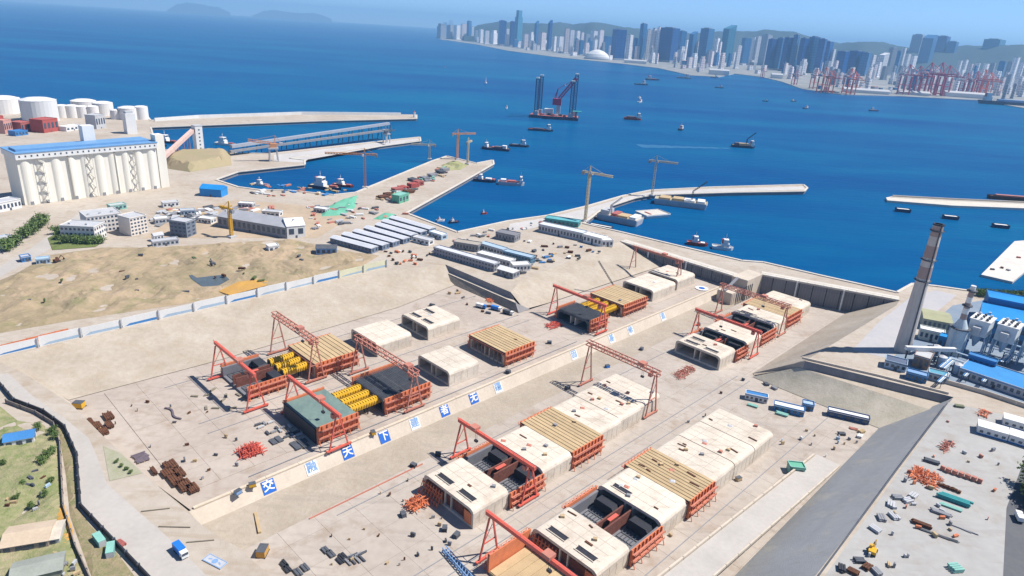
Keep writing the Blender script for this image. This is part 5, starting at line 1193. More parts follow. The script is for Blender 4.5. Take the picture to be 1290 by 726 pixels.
# blue truss lying at the bottom
m = M(); m.lattice((-11, 0, 1.0), (11, 0, 1.0), 1.8, 12, 0.3, 0.22); o = tag(obj('lifting_truss', m, SBLUP), 'blue steel lifting truss lying beside the thin red gantry', 'truss'); o.location = G(578, 715, ZR); o.rotation_euler = (0, 0, R(-52))
m = M(); m.beam((0, 0, 0.25), (60, 0, 0.25), 0.5); o = tag(obj('red_pipe', m, RUSTC), 'thin red pipe running along the foot of the lettered wall', 'pipe'); o.location = D(10, 12, ZR); o.rotation_euler = (0, 0, DA)
for i, (x, y, z, mt) in enumerate([(100, 513, ZL, CABYEL), (318, 613, ZL, CABYEL), (300, 622, ZL, SBLUP), (331, 698, ZR, OCHRE), (470, 547, ZL, CABYEL), (640, 470, ZL, SLATE), (692, 433, ZL, SLATE), (765, 463, ZR, CABLUE), (575, 676, ZR, SLATE), (560, 668, ZR, DARK), (508, 650, ZR, SLATE), (521, 588, ZR, DARK), (552, 574, ZR, DARK), (715, 490, ZR, SLATE), (808, 441, ZR, SLATE), (880, 410, ZR, WOOD), (800, 598, ZR, DARK), (868, 545, ZR, DARK), (660, 585, ZR, DARK), (930, 605, ZR, WOOD)]):
    c = G(x, y, z); an = R(30*i)
    r = thing('equipment_box', ('yellow', 'yellow', 'faded blue', 'ochre', 'yellow', 'dark', 'dark', 'bright blue')[i] + ' equipment box standing on the dock floor' if i < 8 else 'small dark equipment box on the lower dock floor', 'equipment box', (c.x, c.y, z+0.03), an, 'equipment boxes on the dock floors')
    if i == 1: r['label'] = 'yellow equipment box beside the first lettered board'
    if i == 4: r['label'] = 'yellow equipment box on top of the lettered wall'
    if i == 6: r['label'] = 'dark equipment box near the red gantry by the platform'
    s = 1.0 if i not in (3, 0) else 1.7
    obj('casing', M().bb(-1.4*s, 1.4*s, -1*s, 1*s, 0.2, 1.7*s), mt, r); obj('skid', M().bb(-1.6*s, 1.6*s, -1.1*s, -0.8*s, 0, 0.2).bb(-1.6*s, 1.6*s, 0.8*s, 1.1*s, 0, 0.2), DARK, r)
    obj('lid', M().box((0, 0, 1.75*s), (2.9*s, 2.1*s, 0.12)), SLATE, r)
# mobile crane by the far bank
c = G(775, 367, ZL); r = thing('mobile_crane', 'mobile crane with raised dark lattice boom beside the platform bank', 'mobile crane', (c.x, c.y, ZL+0.05), 0.6)
obj('carrier', M().bb(-6, 6, -1.4, 1.4, 0.9, 2.0), GREY, r); obj('cabin', M().bb(1, 3.4, -1.3, 0.2, 2.0, 4.2), CABYEL, r)
for x in (-4.5, -2.5, 2.5, 4.5):
    for y in (-1.3, 1.3): obj('wheel', M().tube((x, y-0.3, 0.6), (x, y+0.3, 0.6), 0.6, n=10), TYRE, r)
m = M(); m.lattice((0, 0.5, 2.5), (-16, 6, 26), 0.9, 14, 0.25, 0.15); obj('boom', m, SLATE, r)
for i, (x, y) in enumerate([(606, 388), (625, 391), (640, 396)]):
    truck((x, y), ZL, R(-25), (CABLUE, WHITE, WHITE)[i], (WHITE, CABLUE, SLATE)[i], ('blue cabbed truck parked below the platform wall', 'white truck with blue load below the platform wall', 'white truck with dark load below the platform wall')[i], 8)
# trailers and plates on the quay, dirt yard: scattered material
rs = random.Random(21)
def scatter(poly, n, z, label, group, mats, smin=1.5, smax=5):
    nm = group.split(' ')[0].rstrip('s') if group.split(' ')[0] in ('debris', 'offcuts', 'crates', 'heaps', 'rubble', 'timber') else ('boat_gear' if 'gear' in group else 'junk_pile' if 'junk' in group else 'steel_pile' if group.startswith('piles') else 'material_pile')
    nm = {'heap': 'debris_heap', 'rubble': 'rubble_heap', 'timber': 'timber_piece', 'offcut': 'timber_offcut', 'debri': 'debris_heap'}.get(nm, nm)
    xs = [p[0] for p in poly]; ys = [p[1] for p in poly]; k = 0
    while k < n:
        x = rs.uniform(min(xs), max(xs)); y = rs.uniform(min(ys), max(ys)); c_ = False
        for i in range(len(poly)):
            (x1, y1), (x2, y2) = poly[i], poly[(i+1) % len(poly)]
            if (y1 > y) != (y2 > y) and x < (x2-x1)*(y-y1)/(y2-y1)+x1: c_ = not c_
        if not c_: continue
        k += 1; L = rs.uniform(smin, smax)
        stack(nm, label, nm.replace('_', ' '), (x, y), z, L*1.3, L*0.55, rs.uniform(0.7, 1.8), rs.uniform(0, 3.1), rs.choice(mats), rs.choice((1, 2)), k, group, 2)
scatter([(655, 300), (730, 310), (760, 318), (690, 340), (650, 350), (670, 320)], 46, ZQ, 'small stack of building material on the hut platform', 'material on the hut platform', [SLATE, RUST, WOOD, GREY, BLUER, WHITE])
scatter([(560, 306), (640, 285), (700, 275), (720, 280), (650, 292), (600, 305)], 34, ZQ, 'small stack of material along the mole road', 'material along the mole road', [SLATE, RUSTC, GREY, WHITE, TEAL])
scatter([(190, 270), (240, 262), (300, 258), (345, 262), (300, 270), (200, 285)], 80, ZQ, 'pile of steel and timber between silo and workshop', 'piles between silo and workshop', [SLATE, RUSTC, GREY, LGREY, WOOD, WHITE, LGREY], 4, 11)
scatter([(385, 262), (440, 255), (470, 262), (520, 272), (430, 285), (390, 290)], 50, ZQ, 'pile of grey and red material beside the long sheds', 'piles beside the long sheds', [SLATE, GREY, RUSTC, LGREY, WHITE], 2.5, 7)
scatter([(480, 318), (540, 312), (560, 325), (520, 335), (490, 335)], 24, ZQ, 'small pile or parked box at the road bend', 'small piles at the road bend', [SLATE, ORNG, WHITE, RUST], 1.5, 4)
scatter([(20, 345), (200, 318), (420, 325), (430, 335), (250, 372), (40, 395)], 18, ZQ+1.6, 'dark lump of debris on the bare earth', 'debris on the bare earth', [SLATE, RUST, mat('moss', (0.1, 0.14, 0.05), amt=0.4)], 1.5, 4)
scatter([(310, 232), (400, 236), (440, 240), (400, 250), (320, 248)], 36, ZQ, 'jumbled boat gear along the small basin', 'boat gear along the basin', [WHITE, RUSTC, SLATE, BLUER, WOOD], 3, 8)
scatter([(560, 358), (640, 385), (690, 380), (600, 400), (540, 385)], 12, ZL, 'small heap on the open upper floor below the platform', 'heaps below the platform', [SLATE, RUST, WOOD], 1.5, 3.5)
scatter([(100, 520), (260, 480), (330, 520), (300, 600), (240, 640), (180, 590)], 22, ZL, 'stray offcut of timber or steel on the upper floor', 'offcuts on the upper floor', [SLATE, RUST, WOOD, GREY], 0.5, 1.6)
scatter([(420, 650), (520, 600), (560, 640), (600, 700), (480, 720), (400, 720)], 22, ZR, 'stray offcut of timber or steel on the lower floor', 'offcuts on the lower floor', [SLATE, RUST, WOOD, GREY], 0.5, 1.6)
scatter([(760, 640), (850, 520), (930, 470), (960, 480), (880, 560), (850, 700)], 26, ZR, 'stray timber piece beside the joined white segments', 'timber beside the segments', [SLATE, RUST, WOOD, GREY], 0.5, 1.6)
scatter([(1030, 545), (1085, 555), (1040, 590), (980, 560), (990, 540)], 14, ZR, 'small crate on the floor beside the ramp head', 'crates by the ramp head', [WHITE, GREY, WOOD, PBLUE], 0.6, 1.6)
for i, (a, b, mt, lb) in enumerate([((196, 283), (214, 281), LGREY, 'grey prefab hut behind the dark glazed block'), ((228, 272), (246, 271), PBLUE, 'pale blue prefab hut in the crowded yard'), ((250, 281), (266, 283), WHITE, 'white prefab hut near the yellow crane'), ((206, 262), (226, 260), WHITE, 'white prefab hut near the silo foot'), ((300, 262), (318, 263), LGREY, 'grey prefab hut by the harbour basin'), ((330, 272), (352, 274), WHITE, 'white prefab hut behind the workshop roof'), ((395, 268), (410, 270), LGREY, 'grey prefab hut beside the green netting'), ((520, 305), (540, 310), WHITE, 'white prefab hut at the end of the long sheds'), ((540, 298), (556, 303), PBLUE, 'pale blue prefab hut at the quay corner'), ((140, 266), (160, 263), MINT, 'mint roofed shelter at the silo front'), ((160, 282), (172, 280), SLATE, 'dark narrow shelter between the offices')]):
    building('site_hut', lb, a, b, 8, 4.2, mt, (WHITE, LGREY)[i % 2], win=(1, 4), cat='hut')
scatter([(1130, 610), (1195, 520), (1225, 530), (1262, 570), (1240, 700), (1120, 720), (1080, 700)], 34, ZQ+0.03, 'small crate or offcut scattered over the storage yard', 'crates in the storage yard', [GREY, RUSTC, WOOD, LGREY, ORNG], 0.6, 2.0)
scatter([(468, 252), (500, 238), (562, 207), (578, 212), (522, 243), (492, 260)], 46, ZQ, 'grey or greenish pile in the sunken middle of the material pier', 'piles in the middle of the material pier', [GREY, SLATE, RUSTC, MINT, LGREY, WOOD], 4, 9)
# material pier: containers, green nets, red racks
for i, (x, y, mt, lb) in enumerate([(500, 240, DECKR, 0), (508, 238, REDB, 0), (520, 236, REDB, 1), (527, 233, DECKR, 1), (515, 243, RUST, 0), (490, 247, RUST, 0), (497, 252, RUSTC, 0), (535, 226, GREY, 2), (545, 222, GREY, 2), (555, 218, SLATE, 2), (560, 215, GREY, 2), (520, 228, SLATE, 2), (483, 250, RUST, 0)]):
    stack('steel_rack', ('reddish brown steel pile on the material pier', 'tall red rack in the middle of the material pier', 'grey stone block row near the pier tip')[lb], 'steel rack', (x, y), ZQ, 12, 9, 5 if lb == 1 else 3, DA+R(90*(i % 2)), mt, 3, i, ('brown piles on the material pier', 'red racks on the material pier', 'grey block rows on the material pier')[lb], 4)
rough_patch('green_netting', px([(402, 266), (430, 252), (450, 246), (447, 262), (430, 272), (405, 273)], ZQ+0.1), GREEN, ZQ+0.1, 5, 2.5, 0.04, 5)
rough_patch('green_netting', px([(470, 276), (485, 268), (498, 270), (492, 278)], ZQ+0.1), GREEN, ZQ+0.1, 5, 2.0, 0.04, 4)
rough_patch('stone_heap', px([(556, 208), (570, 203), (590, 208), (580, 214), (562, 215)], ZQ+0.1), mat('moss_stone', (0.32, 0.32, 0.15), amt=0.5), ZQ+0.1, 5, 3.5, 0.05, 5)
building('green_cabin', 'green cabin standing on the material pier', (503, 257), (515, 253), 10, 8, GREEN, MINT, win=(1, 3), cat='cabin')
excavator((268, 334), ZQ+2.0, 2.4, 'dark excavator on the bare earth beside the puddle', SLATE)
excavator((72, 330), ZQ+0.5, 1.2, 'dark brown machine where the dirt meets the road', RUST)
# lower left corner: huts, containers, debris
def container(pt, rz, mt, label, L=6.1):
    c = G(*pt); r = thing('container', label, 'container', (c.x, c.y, ZQ+0.1), rz)
    obj('box', M().bb(-L/2, L/2, -1.2, 1.2, 0, 2.6), mt, r); m = M(); k = int(L/0.4)
    for i in range(k): m.bb(-L/2+0.1+i*0.4, -L/2+0.26+i*0.4, -1.28, -1.2, 0.1, 2.5)
    obj('corrugation', m, mt, r); obj('roof', M().bb(-L/2-0.05, L/2+0.05, -1.25, 1.25, 2.6, 2.72), MINT, r)
    obj('door', M().bb(L/2+0.01, L/2+0.06, -1.1, 1.1, 0.1, 2.5), LGREY, r)
container((126, 684), R(-40), MINT, 'mint green container behind the boundary wall')
container((140, 697), R(-65), mat('pale_teal', (0.22, 0.40, 0.40), amt=0.4), 'pale teal container next to the mint one', 6)
building('farm_hut', 'white hut with bright blue gable roof in the rough grass', (6, 566), (44, 559), 7, 3.4, WHITE, BLUER, 'gable', win=(1, 3), rh=1.8, cat='hut')
building('farm_hut', 'tan roofed barn in the lower rough ground', (2, 700), (62, 690), 11, 3.2, mat('barn_wall', (0.36, 0.3, 0.25), amt=0.4), mat('barn_roof', (0.52, 0.42, 0.31), (0.42, 0.33, 0.24), amt=0.5), 'gable', rh=1.6, win=(1, 4), cat='hut')
building('farm_hut', 'long pale shed beside the ochre sand bank', (54, 690), (76, 686), 10, 2.8, LGREY, mat('shed_cream', (0.56, 0.50, 0.41), amt=0.4), 'gable', rh=0.9, cat='hut')
building('farm_hut', 'grey green tent roof at the edge of the rough ground', (14, 742), (80, 726), 9, 3, mat('tent_wall', (0.22, 0.23, 0.2), amt=0.4), mat('tent_roof', (0.30, 0.32, 0.28), amt=0.4), 'gable', rh=1.4, cat='hut')
scatter([(10, 600), (60, 590), (70, 640), (40, 660), (5, 650)], 12, ZQ+0.8, 'small weathered junk pile in the rough grass', 'junk piles in the rough grass', [SLATE, WOOD, RUST, PBLUE, LGREY], 0.8, 2.2)
scatter([(60, 700), (95, 700), (105, 726), (70, 726)], 12, ZQ+0.8, 'pale rubble lump beside the weathered fence', 'rubble beside the fence', [LGREY, WOOD, GREY], 0.8, 2.2)
stack('pipe_bundle', 'red and white barrier pieces beside the containers', 'barriers', (153, 686), ZQ, 4, 1.8, 0.9, R(-30), DECKR, 1, 77)
# company emblem board lying by the road
c = G(271, 708, ZQ); r = thing('emblem_board', 'pale board with blue outlined emblem lying beside the road', 'sign', D(-45, 40, ZQ+0.2), R(-25)); r.location = (c.x, c.y, ZQ+0.15)
obj('board', M().box((0, 0, 0.1), (9, 3.6, 0.2)), LGREY, r)
obj('frame_line', M().box((0, 1.6, 0.23), (8.6, 0.3, 0.06)).box((0, -1.6, 0.23), (8.6, 0.3, 0.06)).box((-4.2, 0, 0.23), (0.3, 2.8, 0.06)).box((4.2, 0, 0.23), (0.3, 2.8, 0.06)), SBLUP, r)
obj('emblem', M().lathe((0, 0, 0.2), [(1.1, 0), (1.1, 0.08)], 16).box((-2.2, 0, 0.23), (1.4, 0.5, 0.06), 0.4).box((2.2, 0, 0.23), (1.4, 0.5, 0.06), -0.4), SBLUP, r)
m = M(); m.beam((0, 0, 0.6), (13, 0, 0.6), 1.2, 1.1); o = tag(obj('timber_beam', m, WOOD), 'thick tan beam lying at the end of the lettered wall', 'beam'); o.location = G(322, 648, ZR); o.rotation_euler = (0, 0, R(-62))
for i, (a, b) in enumerate([((178, 645), (214, 641)), ((200, 664), (240, 665)), ((235, 684), (270, 681))]):
    p, rz, L = front(a, b, ZQ); m = M(); m.beam((0, 0, 0.3), (L, 0, 0.3), 0.35); o = tag(obj('pipe_run', m, mat('old_pipe', (0.3, 0.26, 0.2), amt=0.4)), 'thin brown pipe lying on the ground beside the access road', 'pipe', 'pipes beside the road'); o.location = G(*a, ZQ); o.rotation_euler = (0, 0, rz)

# ================================================================== VESSELS
def vessel(pt, L, B, hd, hullm, deckm, label, house=(-0.32, 0.16, 7.0), hb=2.6, cargo=(), crane=None, name='ship', cat='ship', blunt=False, group=None, stern=None, z=0.0):
    """hull with pointed or blunt bow, deck, deckhouse of tiers, mast, funnel, cargo blocks, deck crane; heading hd in degrees"""
    c = G(*pt, 0); r = thing(name, label, cat, (c.x, c.y, 0), R(hd), group)
    h2, b2 = L/2, B/2
    if blunt: out = [(-h2, -b2), (h2*0.97, -b2), (h2, -b2*0.85), (h2, b2*0.85), (h2*0.97, b2), (-h2, b2)]
    else: out = [(-h2, -b2*0.86), (-h2*0.9, -b2), (h2*0.45, -b2), (h2*0.78, -b2*0.62), (h2, 0), (h2*0.78, b2*0.62), (h2*0.45, b2), (-h2*0.9, b2), (-h2, b2*0.86)]
    n = len(out); m = M()
    m.add([(x*0.95, y*0.86, -1.2) for x, y in out]+[(x, y, hb) for x, y in out], [tuple(range(n-1, -1, -1)), tuple(range(n, 2*n))]+[(i, (i+1) % n, n+(i+1) % n, n+i) for i in range(n)])
    obj('hull', m, hullm, r)
    obj('deck', M().prism([(x*0.97, y*0.93) for x, y in out], hb, hb+0.12), deckm, r)
    m = M()
    for (x0, y0), (x1, y1) in zip(out, out[1:]+out[:1]): m.beam((x0*0.985, y0*0.97, hb+0.5), (x1*0.985, y1*0.97, hb+0.5), 0.25, 1.0)
    obj('bulwark', m, hullm, r)
    if house:
        hx, hl, hh = house; hh *= 1.3; x0 = hx*L; zz = hb+0.13
        hs = obj('deckhouse', M().bb(x0-hl*L/2, x0+hl*L/2, -b2*0.78, b2*0.78, zz, zz+hh*0.5), WHITE, r)
        obj('bridge', M().bb(x0-hl*L*0.32, x0+hl*L*0.36, -b2*0.7, b2*0.7, zz+hh*0.5, zz+hh), WHITE, r)
        obj('window', M().bb(x0+hl*L*0.36, x0+hl*L*0.36+0.1, -b2*0.62, b2*0.62, zz+hh*0.66, zz+hh*0.88), GLASSB, hs)
        m = M(); m.beam((x0, 0, zz+hh), (x0, 0, zz+hh*1.7), 0.45); m.beam((x0, -1.5, zz+hh*1.4), (x0, 1.5, zz+hh*1.4), 0.3); obj('mast', m, LGREY, r)
        obj('funnel', M().box((x0-hl*L*0.42, 0, zz+hh*0.75), (hl*L*0.2, b2*0.5, hh*0.5)), REDC, r)
    for i, (x, l, w, h, mt) in enumerate(cargo): obj('deck_load', M().bb(x*L-l*L/2, x*L+l*L/2, -b2*w, b2*w, hb+0.13, hb+0.13+h), mt, r)
    if crane:
        x, h, mt = crane; k = M(); k.lattice((x*L, 0, hb+0.1), (x*L, 0, hb+h*0.5), 1.6, 5, 0.45, 0.3); obj('crane_post', k, mt, r)
        k = M(); k.lattice((x*L, 0, hb+h*0.5), (x*L+h*0.55, 0, hb+h), 1.2, 8, 0.4, 0.25); obj('crane_boom', k, mt, r)
    return r
# jack-up platform
c = G(698, 149, 0); r = thing('jack_up_rig', 'jack-up platform with four tall lattice legs and purple red crane', 'jack-up rig', (c.x, c.y, 0), R(-6))
obj('hull', M().box((0, 0, 2.5), (112, 46, 7)), NAVY, r); obj('deck', M().box((0, 0, 6.2), (110, 44, 0.4)), DECKR, r)
for x, y, h in ((-42, -17, 86), (-36, 17, 90), (38, -17, 84), (44, 17, 98)):
    m = M(); m.lattice((x, y, -1), (x, y, h), 6.5, 16, 1.3, 0.8); l = obj('leg', m, mat('leg_blue_grey', (0.06, 0.07, 0.15), amt=0.3), r)
    obj('leg_cap', M().box((x, y, h+1.5), (8, 8, 3)), WHITE, l); obj('jack_house', M().box((x, y, 11), (11, 11, 9)), LGREY, r)
MAG = mat('crane_magenta_red', (0.46, 0.05, 0.13), (0.36, 0.05, 0.12), amt=0.3)
obj('crane_pedestal', M().box((8, 0, 18), (9, 9, 24)), LGREY, r); obj('crane_house', M().box((4, 0, 37), (20, 12, 14)), MAG, r)
m = M(); m.lattice((8, 0, 44), (44, 6, 92), 6, 12, 1.4, 0.9); obj('crane_boom', m, MAG, r)
m = M(); m.beam((0, 0, 44), (4, 0, 66), 2); m.beam((4, 0, 66), (40, 6, 88), 0.8); m.beam((4, 0, 66), (-5, 0, 40), 1.0); obj('crane_a_frame', m, MAG, r)
obj('accommodation', M().box((-14, 8, 13), (20, 16, 13)), WHITE, r); obj('helipad', M().box((52, -12, 20), (20, 20, 1)), TEAL, r); obj('helipad_post', M().box((50, -12, 13), (4, 4, 13)), GREY, r)
for i in range(7): obj('deck_load', M().box((-30+i*9, -14+(i % 3)*4, 8.5), (6, 5, 4)), (DECKR, WHITE, SLATE)[i % 3], r)
vessel((681, 165), 50, 12, -4, NAVY, DECKR, 'dark workboat with white bridge just below the jack-up platform', (0.32, 0.16, 8), 3, [(-0.1, 0.4, 0.6, 2.0, PURPLE)])
vessel((625, 189), 46, 14, -10, NAVY, PURPLE, 'dark crane barge with cluttered deck off the pier tip', (-0.36, 0.12, 6), 3, [(0.1, 0.3, 0.7, 3, PURPLE), (0.3, 0.15, 0.6, 5, WHITE), (-0.1, 0.1, 0.6, 2, DECKR)], blunt=True, name='barge', cat='barge')
vessel((654, 185), 34, 9, -3, NAVY, SLATE, 'slim dark tug lying behind the cluttered crane barge', (0.2, 0.25, 7), 2.6, [(-0.2, 0.3, 0.5, 1.5, GREY)], name='tug', cat='tug')
vessel((644, 233), 34, 13, 0, LGREY, DECKR, 'pale ship with red deck and white stern moored by the pier', (0.36, 0.12, 6), 3.4, [(0.02, 0.3, 0.6, 2.2, DECKR), (-0.3, 0.2, 0.6, 3.4, WHITE)])
vessel((611, 229), 30, 10, -8, NAVY, PURPLE, 'dark workboat with white boxes between pier and pale ship', (-0.2, 0.18, 5), 2.6, [(0.15, 0.25, 0.7, 2.4, WHITE), (0.36, 0.12, 0.6, 1.8, DECKR)], name='workboat', cat='boat')
vessel((797, 151), 42, 16, 0, HULLR, DECKR, 'red hulled ship with white bow house in open water', (0.34, 0.2, 9), 4, [(-0.1, 0.5, 0.7, 4, PURPLE)])
vessel((858, 164), 22, 9, 60, NAVY, DECKR, 'small dark tug with red deck in open water', (0.0, 0.35, 6), 2.4, name='tug', cat='tug')
vessel((936, 186), 44, 15, -5, NAVY, WOOD, 'dredger with dark boom and tan deck trailing pale water', (0.36, 0.15, 8), 3.5, [(0.0, 0.4, 0.7, 4.5, WOOD), (-0.3, 0.15, 0.6, 5, PURPLE)], (0.12, 26, DARK), name='dredger', cat='dredger')
# wake behind the dredger
c0 = G(918, 187, 0); c1 = G(805, 184, 0); m = M(); dv = (c1-c0); sd_ = Vector((-dv.y, dv.x, 0)).normalized()
for i in range(24):
    f = i/23; q = c0.lerp(c1, f); w = 4+14*f+2.5*math.sin(i*2.1); m.v += [tuple(q+sd_*w+Vector((0, 0, 0.06))), tuple(q-sd_*w+Vector((0, 0, 0.06)))]
for i in range(23): m.f.append((2*i, 2*i+1, 2*i+3, 2*i+2))
struct('wake', m, mat('wake_water', (0.03, 0.14, 0.26), (0.005, 0.09, 0.22), rough=0.5, scale=0.02, scale2=0.1, amt=0.5), 'pale wake trailing behind the dredger')
for i, (x, y, L, hd, hm, lb) in enumerate([(806, 129, 30, 60, WHITE, 'small white launch trailing another on the bay'), (806, 124, 22, 60, WHITE, 'tiny white launch ahead of the small white one'), (808, 107, 60, 10, NAVY, 'dark coaster lying off the white dome shore'), (822, 101, 70, 5, NAVY, 'dark freighter nearest the white dome shore'), (862, 99, 80, -5, GREY, 'grey freighter beside the sandy shore'), (612, 105, 24, 80, WHITE, 'lone white sailing boat on open blue water'), (638, 137, 16, 80, WHITE, 'little white launch west of the jack-up platform'),
        (712, 108, 14, 80, WHITE, 'white speck of a launch seaward of the platform legs'), (906, 111, 40, -4, SLATE, 'low grey barge off the container port'), (1000, 128, 26, 20, NAVY, 'dark small tug off the orange cranes'), (1015, 137, 30, 40, NAVY, 'dark launch with tall mast off the container port'), (1101, 140, 36, 10, NAVY, 'dark boat with white house off the long port quay'), (964, 128, 22, 0, NAVY, 'tiny dark boat near the grey barge'), (1045, 117, 90, -3, NAVY, 'large dark ship moored under the orange cranes'), (900, 98, 46, 0, SLATE, 'grey barge beside the white quay house'), (560, 85, 12, 0, WHITE, 'tiny white boat far out on the open sea')]):
    vessel((x, y), L, L*0.28, hd, hm, LGREY, lb, (-0.2 if i % 2 else 0.2, 0.22, max(4, L*0.17)), max(1.5, L*0.06), [(0.1, 0.3, 0.6, max(1, L*0.04), (LGREY, DECKR)[i % 2])], name='boat', cat='boat')
m = M(); m.add([(0, 0, 3), (7, 0, 3), (0.5, 0, 24)], [(0, 1, 2)]); m.add([(0, 0.1, 3), (7, 0.1, 3), (0.5, 0.1, 24)], [(2, 1, 0)])
sb = [o for o in bpy.data.objects if o.get('label') == 'lone white sailing boat on open blue water'][0]; obj('sail', m, WHITE, sb)
# work ships and pontoons in the dock basin
vessel((781, 279), 46, 22, -30, LGREY, mat('work_deck', (0.50, 0.42, 0.30), (0.34, 0.29, 0.24), amt=0.5, scale=0.3), 'broad pale work ship with cluttered tan deck beside the white pontoon', None, 6, [(0.36, 0.16, 0.8, 3, WHITE), (0.1, 0.25, 0.6, 2, WOOD), (-0.1, 0.14, 0.7, 3, DECKR), (-0.34, 0.2, 0.7, 5, LGREY)], (-0.25, 20, LGREY), name='work_ship', cat='ship', blunt=True)
vessel((857, 259), 62, 20, -16, LGREY, mat('work_deck_b', (0.46, 0.40, 0.26), (0.3, 0.28, 0.2), amt=0.5, scale=0.3), 'broad pale work ship with yellowish clutter and dark mast at the mole', None, 6, [(0.38, 0.14, 0.8, 3, WHITE), (0.16, 0.2, 0.7, 2.5, WHITE), (-0.05, 0.2, 0.7, 3, WOOD), (-0.3, 0.2, 0.8, 2.5, WOOD)], (0.2, 26, SLATE), name='work_ship', cat='ship', blunt=True)
vessel((822, 272), 34, 22, 28, WHITE, mat('pontoon_deck', (0.58, 0.54, 0.48), amt=0.4), 'flat white pontoon moored between the two pale work ships', None, 3.2, [(-0.2, 0.06, 0.5, 0.6, DECKR)], name='pontoon', cat='pontoon', blunt=True)
vessel((757, 287), 24, 7, -26, NAVY, WHITE, 'narrow white decked pontoon along the quay edge', None, 2, [], name='pontoon', cat='pontoon', blunt=True)
vessel((910, 314), 20, 9, -10, WHITE, LGREY, 'small white boat with tall bridge moored outside the gate', (0.1, 0.35, 6), 2.2, [], name='boat', cat='boat')
vessel((878, 309), 20, 8, -14, HULLR, DECKR, 'red boat with pink house moored outside the gate', (-0.1, 0.3, 5), 2.2, [(0.25, 0.2, 0.6, 1.2, WHITE)], name='boat', cat='boat')
for x, y, lb in ((1137, 267, 'white topped pontoon closest to the short breakwater tip'), (1197, 276, 'white topped pontoon between two others in the inner basin'), (1260, 287, 'white topped pontoon nearest the flat white landing stage')):
    vessel((x, y), 17, 8, -11, NAVY, WHITE, lb, None, 3.2, [(0, 0.8, 0.7, 0.5, WHITE)], name='pontoon', cat='pontoon', blunt=True, group='pontoons in the inner basin')
for x, y, L, lb in ((410, 238, 40, 'cream fishing boat at the head of the small basin'), (433, 235, 26, 'white fishing boat beside the cream one in the small basin'), (330, 234, 20, 'little white boat with red trim in the small basin'), (212, 180, 34, 'pink and white vessel behind the silo'), (285, 183, 34, 'white vessel with dark red house across the silo basin'), (200, 184, 26, 'white workboat close to the silo wall'), (555, 279, 9, 'tiny white boat in the square basin'), (572, 281, 11, 'tiny dark boat in the square basin'), (610, 270, 7, 'white speck of a launch alone in the square basin')):
    vessel((x, y), L, L*0.3, -12 if L > 12 else 30, (WHITE, HULLR, NAVY)[int(x) % 3], mat('boat_cream', (0.55, 0.50, 0.40), amt=0.4), lb, (-0.15, 0.3, max(2, L*0.2)), max(1, L*0.07), [(0.25, 0.2, 0.5, max(0.5, L*0.05), DECKR)], name='boat', cat='boat')
# landing stage and short breakwater on the right
m = M(); pts = px([(1236, 346), (1276, 355), (1300, 335), (1320, 310), (1290, 303), (1278, 304)], 2.2)
r = thing('landing_stage', 'flat white concrete landing stage floating off the power plant', 'landing stage', (0, 0, 0))
obj('deck', M().prism([(p.x, p.y) for p in pts], -0.5, 2.2), mat('stage_white', (0.62, 0.58, 0.52), (0.5, 0.46, 0.42), amt=0.5, scale=0.1), r)
for i, (x, y) in enumerate(((1250, 340), (1262, 338), (1270, 341), (1283, 325))):
    q = G(x, y, 2.2); obj('deck_box', M().box((q.x, q.y, 2.85), (3, 2.4, 1.3), i), (SLATE, RUST, GREY, DECKR)[i], r)
bpts = px([(1116, 249), (1124, 247.5), (1200, 251), (1330, 257), (1330, 264), (1200, 259), (1118, 252.5)], 3.0)
bm = M(); bm.prism([(p.x, p.y) for p in bpts], -2, 3.0); struct('breakwater', bm, MATS['kerb_pale'], 'short pale breakwater on the right of the basin')
wall_line('parapet_wall', [(1124, 248), (1200, 252), (1325, 257.5)], 2.2, 1.6, WALLC, 'pale parapet on the short right breakwater')
r = vessel((1272, 252), 60, 10, -4, RUST, RUST, 'rusty brown barge lying behind the short breakwater', None, 4, [(0, 0.7, 0.6, 2.5, RUSTC)], name='barge', cat='barge', blunt=True)

# ================================================================== THE FAR CITY
TW = {'w': stripes('tower_white', (0.80, 0.78, 0.76), (0.38, 0.42, 0.50), (0.05, 0.08)), 'p': stripes('tower_pinkish', (0.72, 0.62, 0.60), (0.38, 0.38, 0.44), (0.045, 0.07)),
      'b': stripes('tower_blue_glass', (0.03, 0.13, 0.30), (0.05, 0.17, 0.36), (0.03, 0.05), rough=0.25), 'd': stripes('tower_deep_blue_glass', (0.012, 0.07, 0.24), (0.02, 0.09, 0.28), (0.03, 0.045), rough=0.25),
      't': stripes('tower_teal_glass', (0.05, 0.20, 0.30), (0.08, 0.24, 0.36), (0.03, 0.05), rough=0.25), 'g': stripes('tower_grey', (0.30, 0.33, 0.37), (0.18, 0.22, 0.29), (0.05, 0.08))}
TL = {'w': 'slender white apartment tower', 'p': 'pale pinkish apartment block', 'b': 'blue glass office tower', 'd': 'deep blue glass tower', 't': 'teal glass tower', 'g': 'grey high rise tower'}
cr = random.Random(5)
